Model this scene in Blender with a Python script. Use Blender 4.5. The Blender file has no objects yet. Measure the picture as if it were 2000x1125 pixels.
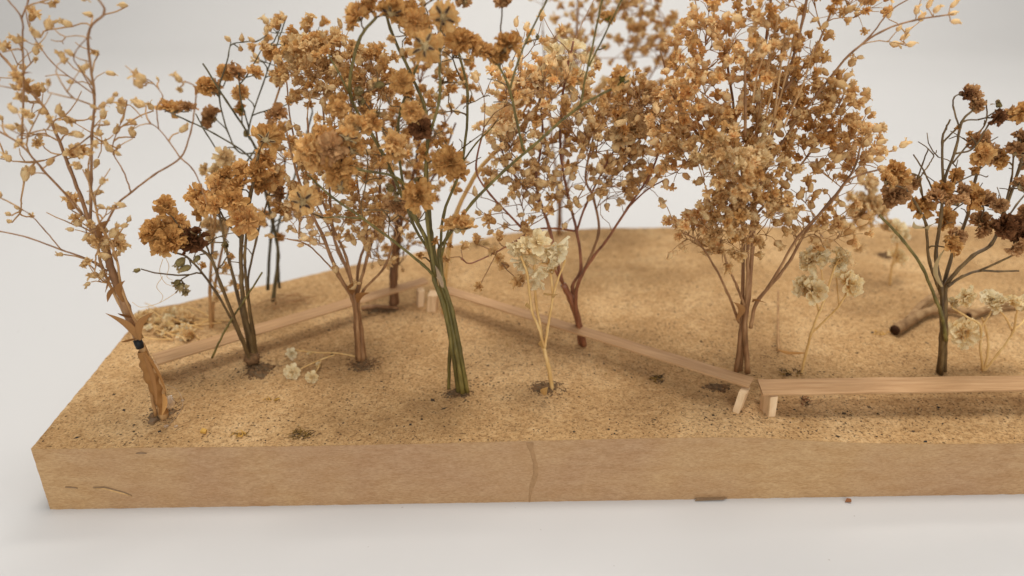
import bpy, math, random
from mathutils import Vector, Quaternion, Matrix, noise

SC = bpy.context.scene
COL = SC.collection
RNG = random.Random(7)

# ------------------------------------------------------------------ camera, world, light
F = 1444.0                    # focal length in photo pixels (2000 px wide)
PITCH = math.radians(24.0)
CAM = Vector((0.0, 0.0, 0.1236))
cd = bpy.data.cameras.new('camera')
cam = bpy.data.objects.new('camera', cd)
COL.objects.link(cam)
cam.location = CAM
cam.rotation_euler = (math.pi / 2 - PITCH, 0, 0)
cd.sensor_width = 36.0
cd.lens = F * 36.0 / 2000.0
cd.clip_start = 0.005
cd.clip_end = 20.0
cd.dof.use_dof = True
cd.dof.focus_distance = 0.180
cd.dof.aperture_fstop = 11.0
SC.camera = cam

w = bpy.data.worlds.new('World')
SC.world = w
w.use_nodes = True
w.node_tree.nodes['Background'].inputs[0].default_value = (1.0, 0.985, 0.965, 1)
w.node_tree.nodes['Background'].inputs[1].default_value = 0.36


def area(name, loc, target, sx, sy, power, color):
    l = bpy.data.lights.new(name, 'AREA')
    l.shape = 'RECTANGLE'
    l.size, l.size_y = sx, sy
    l.energy = power
    l.color = color
    o = bpy.data.objects.new(name, l)
    COL.objects.link(o)
    o.location = loc
    o.rotation_euler = (Vector(target) - Vector(loc)).to_track_quat('-Z', 'Y').to_euler()
    return o


area('overhead_lamp', (0.04, 0.20, 1.10), (0.02, 0.19, 0.0), 0.34, 0.34, 7.2, (1.0, 0.97, 0.92))
area('overhead_lamp', (0.16, 0.98, 1.3), (0.02, 1.5, 0.45), 0.7, 0.4, 11.5, (1.0, 0.955, 0.89))  # added to brighten the paper backdrop, no known lamp there
area('front_fill_lamp', (0.22, -1.0, 0.6), (0.06, 0.15, 0.02), 0.9, 0.6, 7.8, (1.0, 0.972, 0.935))  # added fill behind the camera to brighten front faces and crowns

SC.view_settings.view_transform = 'Standard'
SC.view_settings.look = 'None'
SC.view_settings.exposure = 0.0
SC.view_settings.gamma = 1.0
SC.cycles.max_bounces = 16
SC.cycles.diffuse_bounces = 9
SC.cycles.transmission_bounces = 12

# ------------------------------------------------------------------ projection helpers
TOPZ = 0.018
CP, SP = math.cos(PITCH), math.sin(PITCH)


def ray(px, py):
    u = (px - 1000.0) / F
    v = (py - 562.5) / F
    return Vector((u, CP - v * SP, -SP - v * CP))


def on_z(px, py, z=TOPZ):
    d = ray(px, py)
    return CAM + d * ((z - CAM.z) / d.z)


def on_y(px, py, y):
    d = ray(px, py)
    return CAM + d * (y / d.y)


def px_size(p):
    """metres per photo pixel at the world point p"""
    d = p - CAM
    return (d.y * CP - d.z * SP) / F


def lin(c):
    def f(x):
        x /= 255.0
        return x / 12.92 if x <= 0.04045 else ((x + 0.055) / 1.055) ** 2.4
    return (f(c[0]), f(c[1]), f(c[2]), 1.0)


# ------------------------------------------------------------------ materials
def new_mat(name):
    m = bpy.data.materials.new(name)
    m.use_nodes = True
    nt = m.node_tree
    nt.nodes.clear()
    out = nt.nodes.new('ShaderNodeOutputMaterial')
    return m, nt, out


def N(nt, t, **kw):
    n = nt.nodes.new(t)
    for k, v in kw.items():
        setattr(n, k, v)
    return n


def tex_noise(nt, scale, detail=4, rough=0.6, vec=None):
    n = N(nt, 'ShaderNodeTexNoise')
    n.inputs['Scale'].default_value = scale
    n.inputs['Detail'].default_value = detail
    n.inputs['Roughness'].default_value = rough
    if vec is not None:
        nt.links.new(vec, n.inputs['Vector'])
    return n


def ramp(nt, fac, stops):
    r = N(nt, 'ShaderNodeValToRGB')
    e = r.color_ramp.elements
    while len(e) < len(stops):
        e.new(0.5)
    for i, (p, c) in enumerate(stops):
        e[i].position = p
        e[i].color = c
    nt.links.new(fac, r.inputs[0])
    return r


def mixc(nt, fac, a, b, mode='MIX'):
    m = N(nt, 'ShaderNodeMix', data_type='RGBA', blend_type=mode)
    for sock, v in ((0, fac), (6, a), (7, b)):
        if hasattr(v, 'is_output') or hasattr(v, 'links'):
            nt.links.new(v, m.inputs[sock])
        else:
            m.inputs[sock].default_value = v
    return m.outputs[2]


def petal_mat(name, light, mid, dark, trans=0.32, scale=420):
    m, nt, out = new_mat(name)
    oi = N(nt, 'ShaderNodeObjectInfo')
    tc = N(nt, 'ShaderNodeTexCoord')
    n = tex_noise(nt, 3.2, 3, 0.6, tc.outputs['Object'])
    # two ingredients: a tone of the whole flower, and blotches within it
    a = N(nt, 'ShaderNodeMath', operation='MULTIPLY_ADD')
    nt.links.new(oi.outputs['Random'], a.inputs[0])
    a.inputs[1].default_value = 0.55
    b = N(nt, 'ShaderNodeMath', operation='MULTIPLY_ADD')
    nt.links.new(n.outputs['Fac'], b.inputs[0])
    b.inputs[1].default_value = 1.5
    b.inputs[2].default_value = -0.52
    nt.links.new(b.outputs[0], a.inputs[2])
    r = ramp(nt, a.outputs[0], [(0.0, lin(dark)), (0.42, lin(mid)), (1.0, lin(light))])
    p = N(nt, 'ShaderNodeBsdfPrincipled')
    p.inputs['Roughness'].default_value = 0.75
    p.inputs['Specular IOR Level'].default_value = 0.18
    v = N(nt, 'ShaderNodeTexWave', wave_type='BANDS')
    v.inputs['Scale'].default_value = 5.0
    v.inputs['Distortion'].default_value = 9.0
    nt.links.new(tc.outputs['Object'], v.inputs['Vector'])
    vr = ramp(nt, v.outputs['Fac'], [(0.0, lin((216, 198, 174))), (0.6, (1, 1, 1, 1))])
    colr = mixc(nt, 0.75, r.outputs[0], vr.outputs[0], 'MULTIPLY')
    nt.links.new(colr, p.inputs['Base Color'])
    bp = N(nt, 'ShaderNodeBump')
    bp.inputs['Strength'].default_value = 0.5
    bp.inputs['Distance'].default_value = 0.0002
    nt.links.new(v.outputs['Fac'], bp.inputs['Height'])
    nt.links.new(bp.outputs[0], p.inputs['Normal'])
    t = N(nt, 'ShaderNodeBsdfTranslucent')
    nt.links.new(colr, t.inputs['Color'])
    mx = N(nt, 'ShaderNodeMixShader')
    mx.inputs[0].default_value = trans
    nt.links.new(p.outputs[0], mx.inputs[1])
    nt.links.new(t.outputs[0], mx.inputs[2])
    nt.links.new(mx.outputs[0], out.inputs[0])
    return m


def stem_mat(name, c1, c2, c3, rough=0.5, spec=0.35, scale=(500, 500, 120)):
    m, nt, out = new_mat(name)
    tc = N(nt, 'ShaderNodeTexCoord')
    mp = N(nt, 'ShaderNodeMapping')
    mp.inputs['Scale'].default_value = scale
    nt.links.new(tc.outputs['Object'], mp.inputs[0])
    n = tex_noise(nt, 1.0, 4, 0.65, mp.outputs[0])
    r = ramp(nt, n.outputs['Fac'], [(0.3, lin(c1)), (0.5, lin(c2)), (0.72, lin(c3))])
    p = N(nt, 'ShaderNodeBsdfPrincipled')
    p.inputs['Roughness'].default_value = rough
    p.inputs['Specular IOR Level'].default_value = spec
    nt.links.new(r.outputs[0], p.inputs['Base Color'])
    bp = N(nt, 'ShaderNodeBump')
    bp.inputs['Strength'].default_value = 0.6
    bp.inputs['Distance'].default_value = 0.0003
    nt.links.new(n.outputs['Fac'], bp.inputs['Height'])
    nt.links.new(bp.outputs[0], p.inputs['Normal'])
    nt.links.new(p.outputs[0], out.inputs[0])
    return m


def plain_mat(name, c, rough=0.7, spec=0.3, var=0.25, scale=900, bump=0.4):
    m, nt, out = new_mat(name)
    tc = N(nt, 'ShaderNodeTexCoord')
    n = tex_noise(nt, scale, 4, 0.65, tc.outputs['Object'])
    k = lin(c)
    r = ramp(nt, n.outputs['Fac'], [(0.25, tuple(x * (1 - var) for x in k[:3]) + (1,)), (0.75, tuple(min(1, x * (1 + var)) for x in k[:3]) + (1,))])
    p = N(nt, 'ShaderNodeBsdfPrincipled')
    p.inputs['Roughness'].default_value = rough
    p.inputs['Specular IOR Level'].default_value = spec
    nt.links.new(r.outputs[0], p.inputs['Base Color'])
    bp = N(nt, 'ShaderNodeBump')
    bp.inputs['Strength'].default_value = bump
    bp.inputs['Distance'].default_value = 0.0003
    nt.links.new(n.outputs['Fac'], bp.inputs['Height'])
    nt.links.new(bp.outputs[0], p.inputs['Normal'])
    nt.links.new(p.outputs[0], out.inputs[0])
    return m


def board_top_mat():
    m, nt, out = new_mat('fibreboard top')
    tc = N(nt, 'ShaderNodeTexCoord')
    big = tex_noise(nt, 40, 5, 0.6, tc.outputs['Object'])
    mid = tex_noise(nt, 700, 5, 0.7, tc.outputs['Object'])
    fine = tex_noise(nt, 1500, 5, 0.7, tc.outputs['Object'])
    c = ramp(nt, mid.outputs['Fac'], [(0.28, lin((184, 146, 102))), (0.5, lin((217, 179, 130))), (0.75, lin((236, 203, 156)))])
    c2 = ramp(nt, fine.outputs['Fac'], [(0.36, lin((126, 104, 78))), (0.52, lin((255, 252, 246)))])
    col = mixc(nt, 0.6, c.outputs[0], c2.outputs[0], 'MULTIPLY')
    c3 = ramp(nt, big.outputs['Fac'], [(0.34, lin((178, 160, 136))), (0.5, lin((220, 208, 190))), (0.64, (1, 1, 1, 1))])
    col = mixc(nt, 0.55, col, c3.outputs[0], 'MULTIPLY')
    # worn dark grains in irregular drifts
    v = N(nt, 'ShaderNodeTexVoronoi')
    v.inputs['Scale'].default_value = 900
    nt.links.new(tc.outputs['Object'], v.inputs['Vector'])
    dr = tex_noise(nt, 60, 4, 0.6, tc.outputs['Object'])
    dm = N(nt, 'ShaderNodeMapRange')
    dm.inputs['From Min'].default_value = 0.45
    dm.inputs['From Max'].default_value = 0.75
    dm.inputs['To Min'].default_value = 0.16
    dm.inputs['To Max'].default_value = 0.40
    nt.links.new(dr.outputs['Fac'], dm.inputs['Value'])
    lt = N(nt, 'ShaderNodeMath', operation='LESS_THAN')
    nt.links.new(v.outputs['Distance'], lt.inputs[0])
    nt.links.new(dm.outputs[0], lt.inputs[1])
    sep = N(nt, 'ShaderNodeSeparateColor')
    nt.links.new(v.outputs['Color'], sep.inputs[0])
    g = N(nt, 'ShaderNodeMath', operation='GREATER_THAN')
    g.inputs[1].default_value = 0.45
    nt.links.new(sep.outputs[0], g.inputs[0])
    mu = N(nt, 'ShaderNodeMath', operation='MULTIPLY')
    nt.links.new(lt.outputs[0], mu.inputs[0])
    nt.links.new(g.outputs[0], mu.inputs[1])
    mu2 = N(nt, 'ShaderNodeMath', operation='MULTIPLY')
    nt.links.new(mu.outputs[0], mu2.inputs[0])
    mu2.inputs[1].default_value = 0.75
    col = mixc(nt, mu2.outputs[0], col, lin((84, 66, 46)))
    p = N(nt, 'ShaderNodeBsdfPrincipled')
    p.inputs['Roughness'].default_value = 0.9
    p.inputs['Specular IOR Level'].default_value = 0.12
    nt.links.new(col, p.inputs['Base Color'])
    ad = N(nt, 'ShaderNodeMath', operation='ADD')
    nt.links.new(mid.outputs['Fac'], ad.inputs[0])
    nt.links.new(fine.outputs['Fac'], ad.inputs[1])
    bp = N(nt, 'ShaderNodeBump')
    bp.inputs['Strength'].default_value = 0.9
    bp.inputs['Distance'].default_value = 0.0006
    nt.links.new(ad.outputs[0], bp.inputs['Height'])
    nt.links.new(bp.outputs[0], p.inputs['Normal'])
    nt.links.new(p.outputs[0], out.inputs[0])
    return m


def board_side_mat():
    m, nt, out = new_mat('fibreboard sawn side')
    tc = N(nt, 'ShaderNodeTexCoord')
    mp = N(nt, 'ShaderNodeMapping')
    mp.inputs['Scale'].default_value = (1, 1, 3.5)
    nt.links.new(tc.outputs['Object'], mp.inputs[0])
    lay = tex_noise(nt, 130, 5, 0.65, mp.outputs[0])
    fine = tex_noise(nt, 900, 6, 0.75, mp.outputs[0])
    big = tex_noise(nt, 22, 3, 0.5, tc.outputs['Object'])
    c = ramp(nt, fine.outputs['Fac'], [(0.3, lin((170, 138, 104))), (0.52, lin((194, 162, 126))), (0.75, lin((210, 182, 148)))])
    c2 = ramp(nt, lay.outputs['Fac'], [(0.35, lin((240, 232, 222))), (0.6, (1, 1, 1, 1))])
    c3 = ramp(nt, big.outputs['Fac'], [(0.38, lin((240, 232, 228))), (0.62, lin((255, 250, 235)))])
    col = mixc(nt, 0.8, c.outputs[0], c2.outputs[0], 'MULTIPLY')
    col = mixc(nt, 1.0, col, c3.outputs[0], 'MULTIPLY')
    p = N(nt, 'ShaderNodeBsdfPrincipled')
    p.inputs['Roughness'].default_value = 0.82
    p.inputs['Specular IOR Level'].default_value = 0.2
    nt.links.new(col, p.inputs['Base Color'])
    bp = N(nt, 'ShaderNodeBump')
    bp.inputs['Strength'].default_value = 0.5
    bp.inputs['Distance'].default_value = 0.0003
    nt.links.new(fine.outputs['Fac'], bp.inputs['Height'])
    nt.links.new(bp.outputs[0], p.inputs['Normal'])
    nt.links.new(p.outputs[0], out.inputs[0])
    return m


def paper_mat():
    m, nt, out = new_mat('white paper')
    tc = N(nt, 'ShaderNodeTexCoord')
    n = tex_noise(nt, 3.0, 4, 0.5, tc.outputs['Object'])
    s = tex_noise(nt, 500, 2, 0.5, tc.outputs['Object'])
    r = ramp(nt, n.outputs['Fac'], [(0.3, (0.575, 0.567, 0.558, 1)), (0.7, (0.60, 0.592, 0.583, 1))])
    dirt = ramp(nt, s.outputs['Fac'], [(0.215, lin((190, 180, 170))), (0.235, (1, 1, 1, 1))])
    col = mixc(nt, 0.6, r.outputs[0], dirt.outputs[0], 'MULTIPLY')
    p = N(nt, 'ShaderNodeBsdfPrincipled')
    p.inputs['Roughness'].default_value = 0.6
    p.inputs['Specular IOR Level'].default_value = 0.2
    nt.links.new(col, p.inputs['Base Color'])
    nt.links.new(p.outputs[0], out.inputs[0])
    return m


def wood_mat(name, a, b, c, axis_scale):
    m, nt, out = new_mat(name)
    tc = N(nt, 'ShaderNodeTexCoord')
    mp = N(nt, 'ShaderNodeMapping')
    mp.inputs['Scale'].default_value = axis_scale
    nt.links.new(tc.outputs['Object'], mp.inputs[0])
    n = tex_noise(nt, 1.0, 5, 0.6, mp.outputs[0])
    r = ramp(nt, n.outputs['Fac'], [(0.3, lin(a)), (0.5, lin(b)), (0.7, lin(c))])
    p = N(nt, 'ShaderNodeBsdfPrincipled')
    p.inputs['Roughness'].default_value = 0.6
    p.inputs['Specular IOR Level'].default_value = 0.25
    nt.links.new(r.outputs[0], p.inputs['Base Color'])
    bp = N(nt, 'ShaderNodeBump')
    bp.inputs['Strength'].default_value = 0.35
    bp.inputs['Distance'].default_value = 0.0003
    nt.links.new(n.outputs['Fac'], bp.inputs['Height'])
    nt.links.new(bp.outputs[0], p.inputs['Normal'])
    nt.links.new(p.outputs[0], out.inputs[0])
    return m


def glue_mat():
    m, nt, out = new_mat('hot glue')
    p = N(nt, 'ShaderNodeBsdfPrincipled')
    p.inputs['Base Color'].default_value = (0.62, 0.46, 0.30, 1)
    p.inputs['Roughness'].default_value = 0.28
    p.inputs['Transmission Weight'].default_value = 0.55
    p.inputs['IOR'].default_value = 1.35
    nt.links.new(p.outputs[0], out.inputs[0])
    return m


MAT = {
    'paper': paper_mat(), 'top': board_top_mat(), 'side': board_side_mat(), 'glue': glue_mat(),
    'plank': wood_mat('veneer strip', (166, 127, 87), (182, 142, 100), (198, 159, 117), (60, 900, 900)),
    'leg': wood_mat('pale end wood', (205, 170, 128), (226, 194, 152), (238, 210, 172), (700, 700, 120)),
    'sepal': petal_mat('grey calyx', (206, 188, 146), (180, 156, 112), (132, 106, 72), 0.1),
    'sepal_dark': petal_mat('dark sepal midrib', (104, 76, 60), (78, 56, 46), (56, 40, 34), 0.05),
    'sepal_green': petal_mat('green sepal', (122, 116, 50), (94, 90, 38), (66, 62, 28), 0.1),
    'calyx_tan': petal_mat('tan calyx', (226, 184, 122), (204, 156, 98), (160, 114, 68), 0.25),
    'calyx_cream': petal_mat('cream calyx', (240, 214, 160), (224, 192, 132), (194, 158, 98), 0.3),
    'gold': petal_mat('golden dried petal', (254, 228, 176), (246, 210, 150), (212, 164, 104), 0.32),
    'bud': petal_mat('papery bud', (253, 230, 182), (246, 214, 158), (216, 174, 118), 0.32),
    'brown': petal_mat('brown dried petal', (250, 210, 146), (232, 182, 112), (178, 124, 68), 0.28),
    'amber': petal_mat('amber dried petal', (246, 204, 140), (224, 174, 106), (168, 118, 64), 0.3),
    'umber': petal_mat('umber dried petal', (234, 192, 140), (208, 162, 112), (152, 108, 70), 0.24),
    'darkbrown': petal_mat('dark brown petal', (160, 112, 72), (128, 84, 52), (88, 56, 34), 0.15),
    'cream': petal_mat('cream petal', (255, 247, 216), (255, 240, 198), (254, 226, 162), 0.3),
    'beige': petal_mat('pale beige petal', (254, 236, 192), (248, 220, 168), (226, 188, 128), 0.34),
    'st_dusk': stem_mat('dark brown stem', (84, 56, 36), (116, 80, 52), (148, 108, 74), 0.5, 0.3),
    'greenbud': petal_mat('grey green bud', (186, 170, 118), (148, 132, 84), (98, 84, 52), 0.15),
    'st_brown': stem_mat('brown stem', (108, 76, 48), (146, 106, 70), (178, 138, 96)),
    'st_tan': stem_mat('tan stem', (140, 102, 62), (176, 134, 86), (204, 162, 110)),
    'st_red': stem_mat('red brown stem', (96, 54, 34), (130, 78, 50), (164, 108, 72), 0.4, 0.5),
    'st_olive': stem_mat('olive green stem', (64, 56, 26), (104, 92, 44), (142, 126, 68), 0.42, 0.45),
    'st_dark': stem_mat('dark olive stem', (66, 50, 32), (102, 80, 48), (138, 112, 70), 0.45, 0.4),
    'st_slate': stem_mat('slate green stem', (58, 54, 38), (86, 80, 56), (118, 108, 78), 0.45, 0.4),
    'st_cream': stem_mat('straw stem', (196, 152, 88), (218, 178, 114), (236, 204, 146), 0.5, 0.3),
    'leaf': petal_mat('dry leaf', (200, 156, 104), (170, 126, 80), (128, 90, 54), 0.25),
    'tape': plain_mat('black tape', (26, 26, 27), 0.55, 0.3, 0.2),
    'soil': plain_mat('dark soil crust', (122, 92, 62), 0.85, 0.2, 0.6, 1300, 1.0),
    'soil_grey': plain_mat('grey soil', (112, 92, 68), 0.9, 0.15, 0.5, 1400, 1.0),
    'grit_dark': plain_mat('dark grit', (78, 64, 50), 0.9, 0.1, 0.5, 700),
    'grit_black': plain_mat('black grit', (48, 44, 40), 0.8, 0.2, 0.4, 700),
    'grit_tan': plain_mat('tan fibre', (200, 162, 112), 0.9, 0.1, 0.3, 700),
    'moss': plain_mat('olive moss', (134, 104, 52), 0.9, 0.1, 0.5, 900, 0.8),
    'crumb_yellow': plain_mat('yellow crumb', (204, 158, 78), 0.8, 0.2, 0.3, 900),
    'bark': stem_mat('grey brown bark', (112, 84, 56), (150, 118, 82), (178, 146, 106), 0.8, 0.15, (300, 300, 300)),
    'bark_end': plain_mat('dark cut end', (66, 44, 30), 0.9, 0.1, 0.4, 700),
    'chip': plain_mat('grey brown chip', (136, 112, 86), 0.7, 0.2, 0.2, 600),
    'chip_red': plain_mat('red brown chip', (150, 100, 66), 0.7, 0.2, 0.25, 600),
}


# ------------------------------------------------------------------ mesh building
class MB:
    def __init__(self):
        self.v, self.f, self.m = [], [], []

    def tube(self, pts, rad, sides=6, mi=0, caps=True, rough=0.0, rng=RNG):
        n = len(pts)
        if n < 2:
            return
        t0 = (pts[1] - pts[0]).normalized()
        ref = Vector((1, 0, 0)) if abs(t0.x) < 0.8 else Vector((0, 1, 0))
        nrm = (ref - t0 * ref.dot(t0)).normalized()
        base = len(self.v)
        for i in range(n):
            a = pts[max(0, i - 1)]
            b = pts[min(n - 1, i + 1)]
            t = (b - a)
            t = t.normalized() if t.length > 1e-9 else t0
            nrm = nrm - t * nrm.dot(t)
            nrm = nrm.normalized() if nrm.length > 1e-9 else t.orthogonal().normalized()
            bi = t.cross(nrm)
            for k in range(sides):
                an = 2 * math.pi * k / sides
                r = rad[i] * (1 + (rng.uniform(-rough, rough) if rough else 0))
                self.v.append(pts[i] + (nrm * math.cos(an) + bi * math.sin(an)) * r)
        for i in range(n - 1):
            for k in range(sides):
                a = base + i * sides + k
                b = base + i * sides + (k + 1) % sides
                self.f.append((a, b, b + sides, a + sides))
                self.m.append(mi)
        if caps:
            self.f.append(tuple(base + k for k in reversed(range(sides))))
            self.m.append(mi)
            self.f.append(tuple(base + (n - 1) * sides + k for k in range(sides)))
            self.m.append(mi)

    def grid(self, rows, mi=0):
        """rows: list of equal-length lists of points; mi may be a function of (row, col)"""
        base = len(self.v)
        nc = len(rows[0])
        for r in rows:
            self.v.extend(r)
        for i in range(len(rows) - 1):
            for j in range(nc - 1):
                a = base + i * nc + j
                self.f.append((a, a + 1, a + nc + 1, a + nc))
                self.m.append(mi(i, j) if callable(mi) else mi)

    def mesh(self, name, mats, smooth=True):
        me = bpy.data.meshes.new(name)
        me.from_pydata([tuple(p) for p in self.v], [], self.f)
        for k in mats:
            me.materials.append(MAT[k] if isinstance(k, str) else k)
        me.polygons.foreach_set('material_index', self.m)
        me.polygons.foreach_set('use_smooth', [smooth] * len(self.f))
        me.update()
        return me


def link(name, me, parent=None, loc=(0, 0, 0)):
    o = bpy.data.objects.new(name, me)
    COL.objects.link(o)
    o.location = loc
    if parent is not None:
        o.parent = parent
    return o


def thing(name, label, cat, loc, group=None):
    o = bpy.data.objects.new(name, None)
    COL.objects.link(o)
    o.empty_display_size = 0.005
    o.location = loc
    o['label'] = label
    o['category'] = cat
    if group:
        o['group'] = group
    return o


def tag(o, label=None, cat=None, group=None, kind=None):
    for k, v in (('label', label), ('category', cat), ('group', group), ('kind', kind)):
        if v:
            o[k] = v
    return o


def local(mb, origin):
    mb.v = [Vector(p) - origin for p in mb.v]
    return mb


# ------------------------------------------------------------------ flowers (unit size, stalk at -Z)
def petal(mb, rng, az, tilt, L, W, curl, ruffle, root_r, root_z, nu=3, nv=4, mi=0, frill=0.12, point=False):
    ca, sa = math.cos(az), math.sin(az)
    er = Vector((ca, sa, 0))
    et = Vector((-sa, ca, 0))
    ez = Vector((0, 0, 1))
    pos = er * root_r + ez * root_z
    rows = []
    ph = rng.uniform(0, 6.28)
    fr = rng.uniform(2.0, 4.0)
    tw = rng.uniform(-0.25, 0.25)
    for i in range(nv + 1):
        s = i / nv
        th = tilt + curl * s * s
        d = er * math.sin(th) + ez * math.cos(th)
        nrm = er * -math.cos(th) + ez * math.sin(th)
        if i:
            pos = pos + d * (L / nv)
        wd = W * (math.sin(math.pi * (0.12 + 0.80 * s)) if point else (0.22 + 0.78 * s ** 0.8) * (1 - 0.22 * s ** 5))
        row = []
        for j in range(nu + 1):
            u = -1 + 2 * j / nu
            off = ruffle * s * (math.sin(u * fr + ph + s * 2.0) + rng.uniform(-0.6, 0.6))
            cup = 0.20 * W * u * u
            ln = (rng.uniform(-frill, frill) * L if i == nv else 0)
            if not point and i == nv:
                ln -= 0.10 * L * u * u
            row.append(pos + et * (u * wd * 0.5) + nrm * (off + cup + tw * u * W * s) + d * ln)
        rows.append(row)
    mb.grid(rows, mi)


def crumple(mb, seed, amt, freq):
    o = Vector((seed * 3.7, seed * 1.3, 0))
    for i, p in enumerate(mb.v):
        n1 = noise.noise_vector(p * freq + o)
        n2 = noise.noise_vector(p * freq * 2.7 + o)
        mb.v[i] = p + (n1 + n2 * 0.5) * amt * min(1.0, p.length * 1.6)


def make_pompon(seed, flat=0.0):
    rng = random.Random(seed)
    mb = MB()
    rings = [(8, 1.6, 1.0, 0.72, 0.25), (9, 1.22, 1.02, 0.66, 0.35), (9, 0.88, 1.0, 0.60, 0.5), (8, 0.58, 0.92, 0.52, 0.7), (6, 0.32, 0.8, 0.46, 0.8), (4, 0.12, 0.66, 0.4, 0.8)]
    for (n, tilt, L, W, curl) in rings:
        a0 = rng.uniform(0, 6.28)
        for k in range(n):
            petal(mb, rng, a0 + 6.283 * k / n + rng.uniform(-0.35, 0.35), tilt + rng.uniform(-0.28, 0.28), L * rng.uniform(0.7, 1.12), W * rng.uniform(0.7, 1.2),
                  curl * rng.uniform(-1.2, 1.7), 0.15, 0.06, -0.32 + 0.06 * rng.random(), 4, 5, 0, 0.10)
    crumple(mb, seed, 0.09, 2.6)
    return mb


def make_rosette(seed):
    rng = random.Random(seed)
    mb = MB()
    for (n, tilt, L, W, curl) in [(7, 1.5, 1.0, 0.85, 0.2), (7, 1.1, 1.0, 0.8, 0.3), (6, 0.7, 0.9, 0.7, 0.4), (4, 0.3, 0.75, 0.6, 0.5)]:
        a0 = rng.uniform(0, 6.28)
        for k in range(n):
            petal(mb, rng, a0 + 6.283 * k / n + rng.uniform(-0.3, 0.3), tilt + rng.uniform(-0.2, 0.2), L * rng.uniform(0.8, 1.1), W * rng.uniform(0.8, 1.15), curl * rng.uniform(-0.8, 1.5), 0.12, 0.06, -0.25, 5, 5, 0, 0.08)
    crumple(mb, seed, 0.07, 2.6)
    return mb


def make_calyx(seed):
    rng = random.Random(seed)
    mb = MB()
    # cup
    pts = [Vector((0, 0, -0.62)), Vector((0, 0, -0.55)), Vector((0, 0, -0.44)), Vector((0, 0, -0.34))]
    mb.tube(pts, [0.06, 0.15, 0.22, 0.24], 7, 0)
    a0 = rng.uniform(0, 6.28)
    for k in range(5):
        def mi(i, j):
            return 1 if (1 <= i <= 3 and j in (1, 2)) else 0
        petal(mb, rng, a0 + 6.283 * k / 5 + rng.uniform(-0.22, 0.22), 1.45 + rng.uniform(-0.2, 0.28), rng.uniform(0.46, 0.72), rng.uniform(0.22, 0.32), rng.uniform(-0.6, 0.1), 0.05, 0.14, -0.47,
              4, 4, mi, 0.02, True)
    crumple(mb, seed, 0.05, 2.5)
    return mb


def make_bud(seed, opened):
    """papery capsule about 1 long with frayed tip"""
    rng = random.Random(seed)
    mb = MB()
    n = 10
    prof = [(0.0, -0.5), (0.11, -0.46), (0.23, -0.30), (0.29, -0.08), (0.26, 0.16), (0.19, 0.34)]
    if not opened:
        prof.append((0.07, 0.46))
    rows = []
    for i, (r, z) in enumerate(prof):
        row = []
        for k in range(n + 1):
            kk = k % n
            a = 6.283 * kk / n
            rr = r * (1 + (0.17 if kk % 2 else -0.12)) * (1 + 0.16 * math.sin(3.1 * kk + seed * 1.7 + i * 1.3))
            zz = z
            if opened and i == len(prof) - 1:
                zz += 0.12 if kk % 2 else -0.03
            row.append(Vector((rr * math.cos(a), rr * math.sin(a), zz)))
        rows.append(row)
    mb.grid(rows, 0)
    if opened:
        for k in range(rng.randint(5, 8)):
            petal(mb, rng, rng.uniform(0, 6.28), rng.uniform(0.0, 0.7), rng.uniform(0.4, 0.75), rng.uniform(0.2, 0.38), rng.uniform(-0.5, 1.2), 0.08, 0.10, 0.05, 3, 4, 1, 0.2)
    else:
        for k in range(3):
            petal(mb, rng, rng.uniform(0, 6.28), rng.uniform(0.0, 0.4), rng.uniform(0.2, 0.38), 0.14, 0.3, 0.03, 0.03, 0.32, 2, 2, 1, 0.3)
    crumple(mb, seed, 0.11, 3.6)
    return mb


def make_tuft(seed):
    """small spent floret: calyx with a brush of narrow crumpled petals"""
    rng = random.Random(seed)
    mb = MB()
    n = 8
    rows = []
    for i, (r, z) in enumerate([(0.02, -0.5), (0.16, -0.42), (0.23, -0.22), (0.24, 0.0), (0.27, 0.12)]):
        rows.append([Vector((r * (1 + (0.14 if k % 2 else -0.08)) * math.cos(6.283 * (k % n) / n), r * (1 + (0.14 if k % 2 else -0.08)) * math.sin(6.283 * (k % n) / n),
                             z + (0.1 if (i == 4 and k % 2) else 0))) for k in range(n + 1)])
    mb.grid(rows, 0)
    for k in range(15):
        petal(mb, rng, 6.283 * k * 0.382 + rng.uniform(-0.3, 0.3), 1.15 * (k / 15) ** 0.7 + rng.uniform(-0.1, 0.15), rng.uniform(0.48, 0.74), rng.uniform(0.26, 0.48), rng.uniform(-0.6, 1.1), 0.09, 0.06, -0.08, 4, 4, 1, 0.13)
    crumple(mb, seed, 0.08, 3.4)
    return mb


def make_papery(seed):
    """limp cream flower hanging in long crumpled petals"""
    rng = random.Random(seed)
    mb = MB()
    for k in range(13):
        petal(mb, rng, 6.283 * k / 13 + rng.uniform(-0.3, 0.3), rng.uniform(0.1, 1.15), rng.uniform(0.9, 1.35), rng.uniform(0.5, 0.95), rng.uniform(-0.3, 0.9), 0.12, 0.06, -0.45, 4, 5, 0, 0.08)
    crumple(mb, seed, 0.08, 2.2)
    return mb


RAW = {
    'pompon': [make_pompon(11 + i) for i in range(7)],
    'rosette': [make_rosette(131 + i) for i in range(4)],
    'calyx': [make_calyx(31 + i) for i in range(4)],
    'bud': [make_bud(51 + i, False) for i in range(4)],
    'openbud': [make_bud(71 + i, True) for i in range(5)],
    'tuft': [make_tuft(91 + i) for i in range(6)],
    'papery': [make_papery(111 + i) for i in range(4)],
}
CACHE = {}


def fl_mesh(shape, mats, rng):
    i = rng.randrange(len(RAW[shape]))
    k = (shape, i, mats)
    if k not in CACHE:
        CACHE[k] = RAW[shape][i].mesh(shape, mats)
    return CACHE[k]


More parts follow.
